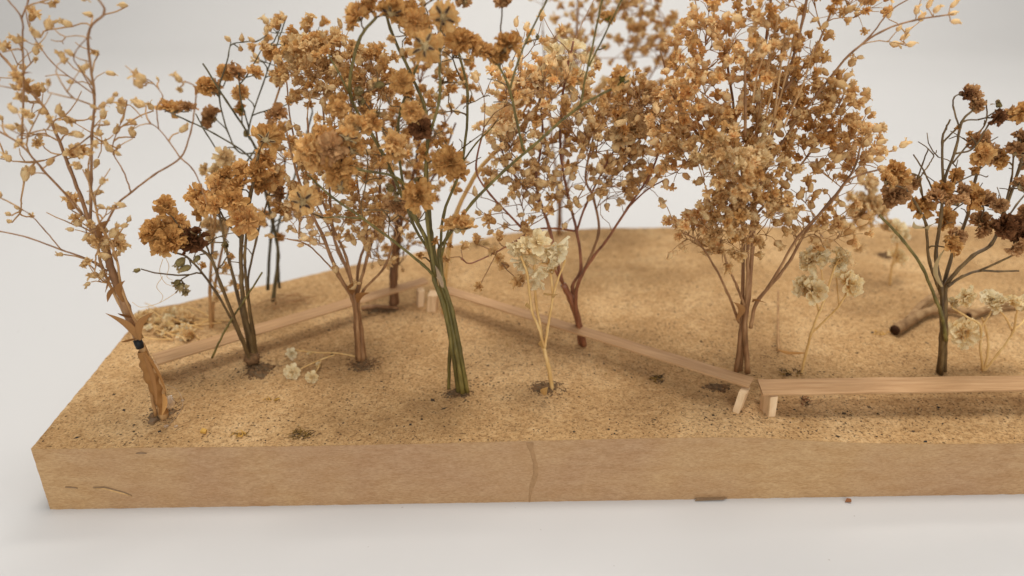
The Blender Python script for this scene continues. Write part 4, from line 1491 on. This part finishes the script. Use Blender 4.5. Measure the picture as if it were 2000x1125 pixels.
for (x, y, k, s, f) in [(1863, 8, 'open', 20, (.6, .2, .8)), (1862, 26, 'bud', 18, (.9, .2, .2)), (1866, 42, 'open', 20, (.9, .2, 0)), (1780, 86, 'bud', 20, (.9, .2, .3)), (1766, 72, 'open', 18, (.8, .2, .6)), (1748, 86, 'open', 22, (.7, .2, 0)),
                        (1774, 58, 'bud', 15, (.7, .2, .7)), (1756, 55, 'bud', 16, (.4, .2, .8)), (1800, 34, 'open', 20, (.2, .2, .9)), (1830, 18, 'open', 20, (.4, .2, .8)), (1815, 8, 'open', 20, (.2, .2, .9)), (1790, 20, 'open', 20, (-.2, .2, .9)), (1736, 28, 'bud', 20, (-.2, .2, .9)),
                        (1810, -6, 'open', 22, None), (1680, 112, 'bud', 16, (.8, .2, 0)), (1695, 216, 'bud', 20, (.1, .2, .9)), (1644, 162, 'open', 26, None), (1626, 190, 'open', 24, None), (1660, 195, 'open', 24, (.9, .2, 0)), (1622, 172, 'bud', 14, None),
                        (1715, 250, 'open', 26, (.6, .2, .4)), (1766, 282, 'open', 24, (.7, .2, .6)), (1748, 290, 'bud', 16, None), (1720, 288, 'open', 26, None), (1722, 330, 'open', 22, (.4, .4, 0)), (1634, 425, 'open', 28, (-.2, .3, .2)), (1670, 400, 'tuft', 26, None), (1604, 320, 'open', 26, None),
                        (1612, 374, 'bud', 20, None), (1295, 402, 'open', 18, (-.8, .2, .2)), (1325, 435, 'open', 24, (-.7, .2, .3)), (1345, 430, 'open', 30, (-.3, .4, .4)), (1600, 485, 'tuft', 26, None), (1400, 480, 'tuft', 28, None), (1540, 430, 'open', 26, None), (1396, 66, 'open', 20, None), (1384, 62, 'bud', 18, None),
                        (1350, 45, 'open', 20, (-.8, .2, .2)), (1355, 14, 'open', 20, (-.8, .2, .5)), (1690, 300, 'open', 24, None), (1670, 250, 'tuft', 30, None), (1650, 270, 'tuft', 30, None)]:
    p.blossom(x, y, k, s, -0.006 + p.rng.uniform(-.006, .004), f)
p.crown(1480, -170, 230, 140, 110, K9, (20, 30), 34, dy=0.01)  # upper crown out of frame, put in to shade the board
p.crown(1325, 230, 55, 110, 36, K9, (20, 30), 32, dy=0.004)
p.bare(1500, 250, 170, 220, 60)
p.leaf((1440, 625), (1432, 590), 14, -0.002, -0.2)
p.leaf((1470, 590), (1498, 592), 8, -0.003, 0.3)
p.done()

# 10. dark olive sprig on the right
p = Plant('dried_sprig', 'dark stemmed sprig with shrivelled umber pompons at the right end behind the rail', (1838, 728), 'st_dark', 'st_dark', 10, GRP, twig_px=3.0)
p.stem_line([(1834, 730), (1840, 660), (1840, 600), (1844, 555), (1863, 489), (1890, 420), (1905, 350), (1925, 300)], 7.5, 2.4, 0, 0.004)
p.stem_line([(1843, 730), (1846, 650), (1846, 590), (1852, 550), (1900, 500), (1936, 477), (1959, 420), (1990, 330), (2010, 240)], 7, 2.4, 0.001, -0.004)
p.stem_line([(1838, 730), (1842, 640), (1838, 560), (1828, 500), (1838, 420), (1843, 358), (1866, 294), (1878, 239), (1900, 215)], 6, 2, -0.001, -0.008)
p.stem_line([(1848, 665), (1838, 610), (1829, 588), (1802, 523), (1764, 470), (1718, 420)], 5, 2.6, -0.003, -0.008, 'st_olive')
p.stem_line([(1838, 575), (1815, 510), (1808, 439), (1790, 400), (1770, 370)], 4, 2.4, -0.002, -0.01)
p.stem_line([(1850, 560), (1880, 540), (1913, 529), (1950, 530), (1990, 529)], 4, 2, -0.002, -0.004)
p.stem_line([(1913, 529), (1950, 512), (1982, 496), (2010, 470)], 3, 2, -0.003, -0.008)
p.stem_line([(1842, 351), (1840, 278), (1847, 252), (1856, 233)], 3.4, 2, -0.006, -0.006)
p.stem_line([(1840, 280), (1864, 255), (1885, 236), (1910, 234)], 2.4, 1.6, -0.006, -0.008)
p.stem_line([(1874, 250), (1862, 210), (1864, 190), (1878, 182)], 2.2, 1.6, -0.008, -0.008)
p.stem_line([(1866, 300), (1900, 290), (1930, 245), (1945, 228)], 2.6, 1.6, -0.006, -0.006)
p.stem_line([(1860, 320), (1900, 270), (1925, 240), (1927, 195)], 2.2, 1.6, -0.004, -0.002)
p.stem_line([(1824, 377), (1805, 335), (1784, 302)], 2.0, 1.5, -0.006, -0.006)
p.stem_line([(1792, 350), (1802, 320), (1813, 290)], 2.0, 1.5, -0.006, -0.007)
p.stem_line([(1796, 347), (1812, 325), (1824, 305)], 1.8, 1.4, -0.006, -0.005)
p.stem_line([(1808, 440), (1800, 370), (1796, 345)], 2.2, 1.8, -0.004, -0.006)
p.stem_line([(1959, 420), (1975, 350), (1980, 300)], 2.6, 1.8, -0.002, -0.006)
p.stem_line([(1936, 477), (1985, 400), (2030, 350)], 2.6, 1.8, -0.003, 0.004)
for (x, y, k, s, f) in [(1902, 182, 'pu', 38, (.3, .6, .4)), (1890, 184, 'pd', 26, FR), (1910, 206, 'pu', 32, (-.2, .6, .1)), (1951, 204, 'gopen', 20, (-.5, .2, .6)), (1951, 229, 'pd', 34, FR), (1984, 224, 'pu', 44, (.3, .2, .7)), (1996, 218, 'pg', 40, None),
                        (1910, 272, 'pu', 46, (-.2, -.5, .8)), (1920, 302, 'pg', 48, None), (1955, 312, 'pg', 38, (.3, .8, .3)), (1940, 300, 'pu', 40, None), (1985, 290, 'pu', 50, (.2, -.3, .8)), (2000, 270, 'pu', 40, None), (1868, 343, 'pg', 32, (-.2, .8, .4)),
                        (1746, 330, 'pg', 42, (-.5, .3, .7)), (1758, 348, 'pg', 44, None), (1738, 352, 'pg', 38, None), (1746, 382, 'pu', 50, (-.5, .5, .3)), (1770, 378, 'pu', 34, None), (1787, 357, 'pu', 30, (.2, .9, .2)), (1800, 402, 'pg', 54, (-.2, .3, .9)),
                        (1842, 372, 'pg', 46, None), (1830, 380, 'pu', 40, None), (1848, 426, 'pg', 46, FR), (1868, 390, 'pu', 42, None), (1905, 384, 'pg', 56, (.1, .7, .5)), (1928, 388, 'pu', 46, None), (1884, 370, 'pu', 34, None), (1926, 444, 'pu', 48, (.5, .6, -.2)),
                        (1912, 426, 'pu', 36, None), (1862, 478, 'pg', 44, None), (1870, 460, 'pu', 36, None), (1952, 400, 'pu', 34, None), (1966, 442, 'pd', 48, FR), (1978, 436, 'pd', 36, None), (1994, 458, 'pd', 40, None), (1992, 482, 'pu', 44, (.2, .7, -.2)),
                        (1998, 360, 'pu', 40, None), (2010, 420, 'pu', 50, None), (2020, 310, 'pu', 50, None), (1902, 335, 'tuftb', 20, None), (1870, 250, 'tuftb', 14, None), (1895, 262, 'tuftb', 14, None)]:
    p.blossom(x, y, k, s, -0.006 + p.rng.uniform(-.004, .004), f)
p.bare(1880, 340, 110, 120, 34)
for a, b in [((1808, 445), (1785, 432)), ((1812, 450), (1826, 436)), ((1850, 480), (1868, 500)), ((1840, 560), (1850, 480))]:
    p.leaf(a, b, 9, -0.006, 0.15, 'sepal')
p.done()

# 11. cream rosettes in front of it
p = Plant('dried_sprig', 'thin straw sprig with cream rosettes right of the largest crown', (1566, 731), 'st_cream', 'st_cream', 11, GRP, twig_px=3.0)
p.stem_line([(1565, 732), (1574, 690), (1584, 652), (1600, 610), (1612, 580), (1630, 522), (1644, 510)], 3.4, 2.2, 0, -0.002)
p.stem_line([(1584, 652), (1612, 625), (1639, 597), (1658, 565)], 2.6, 2, 0, -0.004)
p.stem_line([(1600, 610), (1592, 585), (1582, 570)], 2.4, 2, 0, -0.004)
p.stem_line([(1612, 580), (1606, 540), (1600, 510)], 2.2, 1.8, 0, 0.003)
p.stem_line([(1639, 597), (1635, 560), (1632, 530)], 2.0, 1.6, -0.002, 0.003)
for (x, y, s, f) in [(1572, 558, 40, (-.4, .5, .6)), (1592, 566, 44, (.2, .6, .4)), (1594, 500, 42, (-.2, .3, .8)), (1582, 508, 38, (-.5, .3, .3)), (1606, 496, 34, (.4, .3, .6)), (1645, 498, 34, (.4, .2, .8)), (1640, 514, 32, (.1, .5, 0)), (1662, 552, 46, (.3, .5, .7))]:
    p.blossom(x, y, 'pc', s, -0.002 + p.rng.uniform(-.002, .002), f)
p.leaf((1570, 690), (1520, 682), 9, -0.002, 0.1, 'calyx_tan')
p.done()

# 12. cream rosettes at the right
p = Plant('dried_sprig', 'low straw sprig with small cream rosettes right of the dark stemmed sprig', (1921, 724), 'st_cream', 'st_cream', 12, GRP, twig_px=2.8)
p.stem_line([(1920, 726), (1915, 680), (1915, 638), (1890, 620), (1863, 603)], 3, 2, 0, -0.002)
p.stem_line([(1922, 726), (1930, 680), (1926, 645), (1918, 620)], 3, 2, 0, 0.002)
p.stem_line([(1922, 726), (1950, 690), (1978, 649), (1984, 619), (1990, 596)], 3, 2, 0, 0.001)
p.stem_line([(1978, 649), (1965, 622), (1950, 604)], 2.4, 1.8, 0.001, 0.004)
p.stem_line([(1978, 649), (2000, 625), (2010, 600)], 2.4, 1.8, 0.001, 0.004)
p.stem_line([(1916, 640), (1934, 612), (1940, 600)], 2.2, 1.6, 0.001, 0.002)
for (x, y, s, f) in [(1886, 650, 50, (-.2, .8, .3)), (1862, 590, 22, None), (1890, 582, 32, None), (1936, 580, 30, (-.3, .3, .8)), (1942, 594, 30, None), (1954, 588, 24, None), (1980, 588, 28, (.2, .2, .9)), (2004, 590, 28, None)]:
    p.blossom(x, y, 'pc', s, -0.001 + p.rng.uniform(-.003, .003), f)
p.done()

# 13. blurred cream sprig far right
p = Plant('dried_sprig', 'far straw sprig with tall cream heads between the largest crown and the dark stemmed sprig', (1738, 556), 'st_cream', 'st_cream', 13, GRP, twig_px=2.4)
p.stem_line([(1738, 558), (1742, 520), (1752, 470), (1730, 420), (1700, 370)], 2.6, 2, 0, 0.002)
p.stem_line([(1742, 520), (1758, 500)], 2, 1.6, 0, 0)
p.stem_line([(1752, 470), (1756, 455)], 2, 1.6, 0, 0)
for (x, y, s) in [(1752, 452, 36), (1764, 452, 30), (1756, 500, 30), (1700, 358, 44), (1690, 392, 48), (1712, 396, 42), (1722, 410, 34), (1680, 420, 36), (1735, 440, 26)]:
    p.blossom(x, y, 'pc' if y > 440 else 'pb', s, p.rng.uniform(-.004, .004))
p.crown(1680, 430, 50, 30, 14, ['tuftp'], (24, 34), 26)
p.done()

# 14. cream heads high at the centre
p = Plant('dried_sprig', 'pale straw sprig hidden behind the green bunch with cream heads at the top centre', (866, 612), 'st_cream', 'st_cream', 14, GRP, twig_px=4.0)
p.stem_line([(866, 612), (872, 520), (890, 420), (933, 336), (975, 290), (1027, 239), (1060, 190), (1090, 140)], 5, 4, 0, -0.012)
p.stem_line([(1027, 239), (1062, 205), (1100, 175)], 3, 2.4, -0.009, -0.014)
p.stem_line([(975, 290), (1010, 240), (1050, 170)], 3, 2.4, -0.008, -0.012)
for (x, y, k, s, f) in [(1083, 100, 'cream', 52, (-.2, .2, .9)), (1116, 94, 'cream', 56, (.4, .2, .9)), (1060, 150, 'pc', 56, (-.3, .4, .8)), (1048, 158, 'pb', 44, (-.3, .6, .3)), (1112, 158, 'cream', 62, (.2, .6, .5)), (1126, 150, 'pc', 46, (.3, .3, .8)), (1145, 118, 'cream', 38, (.7, .3, .5)), (1098, 124, 'cream', 44, (0, .3, .9))]:
    p.blossom(x, y, k, s, -0.012 + p.rng.uniform(-.003, .003), f)
p.done()

# 15. blurred tree at the far edge
p = Plant('dried_sprig', 'far brown sprig at the back edge with a soft tan crown above the centre', (1092, 458), 'st_brown', 'st_tan', 15, GRP, dens=1.3, twig_px=1.8)
p.stem_line([(1092, 460), (1093, 400), (1100, 300), (1120, 150), (1130, 0)], 6, 2.4, 0, 0)
p.stem_line([(1094, 440), (1100, 380), (1160, 250), (1230, 120), (1260, 0)], 4, 2, 0, 0.01)
p.stem_line([(1092, 420), (1085, 330), (1070, 200), (1060, 60)], 3, 2, 0, 0.01)
p.stem_line([(1160, 250), (1240, 190), (1290, 110), (1300, 40)], 2.6, 1.6, 0.004, 0.0)
p.crown(1110, 70, 70, 90, 60, ['tuft', 'bud', 'open'], (16, 24), 28)
p.crown(1240, 60, 55, 80, 46, ['tuft', 'tuftp', 'open'], (18, 26), 28)
p.crown(1290, 80, 22, 60, 16, ['tuft'], (20, 28), 22)
p.crown(1180, 200, 110, 60, 40, ['tuft', 'tuftp'], (18, 26), 28)
p.blossom(1296, 92, 'pu', 30, 0)
p.crown(1180, -130, 150, 70, 26, ['tuft'], (20, 28), 30)  # unseen top growth, added for shade over the back of the board
p.done()

# 16. beige sprig far left
p = Plant('dried_sprig', 'far beige sprig with soft pale round heads behind the left rail by the fallen straw', (413, 640), 'st_tan', 'st_cream', 16, GRP, twig_px=2.4)
p.stem_line([(413, 642), (410, 570), (415, 480), (425, 400), (440, 320)], 5, 2, 0, 0.002)
p.stem_line([(416, 642), (420, 560), (450, 430), (520, 250), (565, 110)], 4, 2, 0.002, 0.01)
p.stem_line([(415, 480), (410, 400), (402, 345)], 2, 1.6, 0, 0)
for (x, y, s) in [(398, 332, 28), (418, 330, 28), (440, 308, 40), (446, 326, 30), (408, 436, 36), (432, 440, 32), (410, 460, 30), (576, 78, 52), (560, 100, 46), (590, 100, 44), (575, 120, 40)]:
    p.blossom(x, y, 'pb', s, p.rng.uniform(-.002, .006))
p.crown(425, 540, 26, 40, 8, ['tuftp'], (16, 24), 20, per=(1, 2))
p.done()


# ------------------------------------------------------------------ fallen bits on the board
def lying(px, py, h=0.0004):
    q = on_top(px, py)
    q.z += h
    return q


def fallen(name, label, lines, blooms, mat, seed, cat='fallen sprig', tw=1.4):
    rg = random.Random(seed)
    org = lying(*lines[0][0][:2], 0.0)
    t = thing(name, label, cat, org)
    for ln in lines:
        pts = smooth_path([lying(a[0], a[1], a[2] if len(a) > 2 else 0.0005) for a in ln], 5)
        s = px_size(pts[0])
        mb = MB()
        mb.tube(pts, [tw * s * (1.1 - 0.4 * i / len(pts)) for i in range(len(pts))], 6, 0, True, 0.08, rg)
        link('stem', local(mb, org).mesh('stem', [mat]), t)
    for (x, y, k, sz, h) in blooms:
        P = lying(x, y, h)
        nm, shape, mats, cal = KIND[k]
        s = px_size(P) * sz * (0.5 if shape in ('pompon', 'papery', 'rosette') else 1.0)
        o = link(nm, fl_mesh(shape, mats, rg), t, P - org)
        o.rotation_mode = 'QUATERNION'
        o.rotation_quaternion = Vector((rg.uniform(-1, .4), rg.uniform(-1, .3), rg.uniform(0.1, .7))).to_track_quat('Z', 'Y')
        o.scale = (s, s, s * 0.9)
    return t


fallen('fallen_sprig', 'small straw sprig with three cream buds lying between two soil patches', [
    [(700, 702, .0008), (660, 698, .0014), (620, 698, .0016), (578, 694, .0018)], [(655, 700, .0012), (630, 710, .0014), (600, 722, .0012), (575, 734, .0010)], [(628, 712, .0014), (622, 728, .0014), (610, 744, .001)], [(600, 697, .0016), (608, 700, .0014)]],
    [(570, 702, 'pc', 24, .0018), (572, 737, 'pc', 32, .0016), (610, 746, 'pc', 25, .0014), (622, 722, 'cbud', 14, .0012), (606, 698, 'cbud', 12, .0014)], 'st_cream', 21)
rg = random.Random(22)
lines, blooms = [], []
for k in range(16):
    y0 = 628 + rg.uniform(0, 40)
    x0 = 452 + rg.uniform(-60, 0) - (y0 - 628) * 1.6
    x1, y1 = rg.uniform(275, 330), rg.uniform(600, 668)
    lines.append([(x0, y0, rg.uniform(.0004, .0014)), ((x0 + x1) / 2 + rg.uniform(-15, 15), (y0 + y1) / 2 + rg.uniform(-12, 8), rg.uniform(.0006, .0022)), (x1, y1, rg.uniform(.0006, .0026))])
for k in range(26):
    blooms.append((rg.uniform(275, 380), rg.uniform(618, 668), rg.choice(['tuftp', 'tuftp', 'cream']), rg.uniform(16, 30), rg.uniform(.0006, .0022)))
fallen('fallen_straw', 'heap of pale straw stems and papery petals lying behind the left rail', lines, blooms, 'st_cream', 23, 'dried straw', 1.2)
rg = random.Random(24)
fallen('fallen_straw', 'wispy tan straw scattered behind the left rail below the slate stems', [
    [(rg.uniform(480, 560), rg.uniform(585, 612), .0008), (rg.uniform(530, 580), rg.uniform(580, 600), .002), (rg.uniform(580, 625), rg.uniform(575, 600), .0008)] for _ in range(7)], [], 'st_tan', 25, 'dried straw', 1.2)
fallen('straw_stalk', 'thin upright dry stalk left of the straw sprig with cream rosettes, behind the right rail', [[(1520, 688, .0003), (1516, 655, .004), (1512, 612, .009)]], [], 'st_tan', 26, 'stalk', 2.6)

# dark twig bits behind the left rail
def stick(name, label, segs, r_px, mat, endmat, cat, seed):
    rg = random.Random(seed)
    org = lying(*segs[0][0][0][:2], 0.0)
    t = thing(name, label, cat, org)
    for k, (ln, r0, r1) in enumerate(segs):
        P = []
        for a in ln:
            q = on_top(a[0], a[1])
            q.z += a[2]
            P.append(q)
        Q = smooth_path(P, 6)
        s = px_size(Q[0])
        mb = MB()
        n = len(Q)
        mb.tube(Q, [(r0 + (r1 - r0) * i / (n - 1)) * s * rg.uniform(0.94, 1.06) for i in range(n)], 12, 0, True, 0.05, rg)
        mb.m[-2] = 1
        o = link('branch', local(mb, org).mesh('branch', [mat, endmat]), t)
    return t


stick('twig', 'thick forked twig with a dark hollow cut end lying behind the dark stemmed sprig', [
    ([(1745, 656, .0020), (1775, 638, .0020), (1805, 622, .0022), (1850, 614, .0020), (1900, 622, .0022), (1960, 606, .0026), (2010, 590, .0028)], 11, 5),
    ([(1770, 638, .0024), (1800, 606, .0024), (1830, 582, .0028), (1850, 560, .004)], 7, 5),
    ([(1890, 626, .0018), (1940, 610, .0012), (1990, 604, .0008)], 6, 4)], 13, 'bark', 'bark_end', 'twig', 31)
stick('twig', 'short thin brown twig lying by the thick reddish trunk behind the left rail', [([(706, 606, .0008), (740, 604, .0010), (778, 606, .0008)], 4, 3)], 4, 'st_brown', 'bark_end', 'twig', 32)


def tuft_clump(name, label, cx, cy, rx, ry, n, mats, seed, cat):
    rg = random.Random(seed)
    org = on_top(cx, cy)
    mb = MB()
    s = px_size(org)
    for k in range(n):
        a = rg.uniform(0, 6.28)
        q = rg.random() ** 0.6
        P = on_top(cx + math.cos(a) * rx * q, cy + math.sin(a) * ry * q)
        P.z += rg.uniform(0, 0.0005)
        l = rg.uniform(6, 16) * s
        an = rg.uniform(0, 6.28)
        d = Vector((math.cos(an), math.sin(an) * 0.8, rg.uniform(0.0, 0.4))) * l
        e = Vector((rg.gauss(0, 1), rg.gauss(0, 1), 0.5)) * l * 0.2
        mb.tube([P, P + d * 0.5 + e, P + d], [0.9 * s, 0.8 * s, 0.4 * s], 4, rg.randrange(len(mats)))
    o = link(name, local(mb, org).mesh(name, mats), None, org)
    tag(o, label, cat)
    return o


tuft_clump('moss_clump', 'flat olive moss scrap near the front edge below the fallen cream buds', 585, 850, 24, 9, 46, ['moss', 'moss', 'grit_dark'], 41, 'moss')
tuft_clump('moss_clump', 'small curled moss shred left of the flat olive moss scrap', 467, 851, 15, 6, 20, ['moss', 'crumb_yellow'], 42, 'moss')
tuft_clump('moss_clump', 'small moss scrap lying between the cream sprig and the front rail joint', 1282, 742, 18, 9, 34, ['moss', 'moss', 'grit_dark'], 43, 'moss')
tuft_clump('straw_curl', 'tiny yellowish straw curl lying left of the central green bunch', 527, 783, 22, 3, 9, ['crumb_yellow', 'moss'], 44, 'straw')
tuft_clump('moss_clump', 'dark moss scrap at the foot of the thin upright stalk', 1540, 730, 26, 7, 30, ['moss', 'grit_dark'], 45, 'moss')
tuft_clump('bark_scrap', 'brown bark scrap under the right rail beside its leg', 1572, 786, 12, 7, 18, ['chip_red', 'grit_dark'], 46, 'bark scrap')
tuft_clump('straw_curl', 'yellow straw curl beside the hollow end of the forked twig', 1717, 652, 14, 5, 8, ['crumb_yellow'], 47, 'straw')
tuft_clump('root_fibres', 'wiry root fibres over the soil patch of the brown bunched sprig', 712, 712, 34, 12, 34, ['st_tan', 'st_brown'], 48, 'root fibres')
tuft_clump('fibre_clump', 'loose fibre tangle along the back edge near the far brown sprig', 940, 478, 30, 6, 24, ['moss', 'grit_dark'], 49, 'fibres')


def chip(name, label, pts, thick, mat, cat, z=None, lift=0.0):
    P = [on_z(a, b, z) if z is not None else on_top(a, b) for a, b in pts]
    c = sum(P, Vector()) / len(P)
    P = [q + Vector((0, 0, lift + thick * 0.255 * k)) for k, q in enumerate(P)]
    mb = MB()
    n = len(P)
    mb.v = [q + Vector((0, 0, thick)) for q in P] + [q.copy() for q in P]
    mb.f = [tuple(range(n)), tuple(reversed(range(n, 2 * n)))] + [(k, n + k, n + (k + 1) % n, (k + 1) % n) for k in range(n)]
    mb.m = [0] * len(mb.f)
    o = link(name, local(mb, c).mesh(name, [mat], False), None, c)
    return tag(o, label, cat)


chip('wood_chip', 'grey brown chip at the foot of the taped sprig', [(289, 828), (296, 822), (309, 822), (300, 832)], 0.0006, 'chip', 'wood chip')
chip('wood_chip', 'tiny red brown chip lying on the white paper in front of the slab', [(1650, 982), (1653, 977), (1661, 979), (1662, 984)], 0.0004, 'chip_red', 'wood chip', 0.0, 0.0002)
chip('wood_sliver', 'flat thin sliver poking from under the front side of the slab', [(1357, 980), (1360, 976), (1420, 976), (1412, 979)], 0.0003, 'chip', 'sliver', 0.0, 0.0002)
chip('wood_chip', 'yellow crumb near the front edge right of the taped sprig', [(391, 846), (396, 840), (405, 843), (402, 850)], 0.0005, 'crumb_yellow', 'crumb')

# clear glue beads and a hair-thin glue thread by the taped sprig
t = thing('glue_thread', 'hair thin clear glue thread looping beside the foot of the taped sprig', 'glue thread', on_top(335, 770))
mb = MB()
pts = smooth_path([on_top(330, 770) + Vector((0, 0, .003)), on_top(350, 775) + Vector((0, 0, .002)), on_top(358, 790) + Vector((0, 0, .0008)), on_top(352, 806) + Vector((0, 0, .0004)), on_top(330, 832) + Vector((0, 0, .0003))], 6)
mb.tube(pts, [0.00007] * len(pts), 5, 0)
link('strand', local(mb, Vector(t.location)).mesh('strand', ['glue']), t)
for (x, y, r) in ((325, 834, 0.0006), (344, 834, 0.0005), (357, 784, 0.0004)):
    mb = MB()
    C = on_top(x, y)
    rows = []
    for i in range(7):
        th = math.pi * i / 6
        rows.append([C + Vector((math.sin(th) * math.cos(6.283 * (j % 8) / 8) * r, math.sin(th) * math.sin(6.283 * (j % 8) / 8) * r, math.cos(th) * r * 0.6 + 0.0002)) for j in range(9)])
    mb.grid(rows, 0)
    link('glue_bead', local(mb, Vector(t.location)).mesh('glue_bead', ['glue']), t)
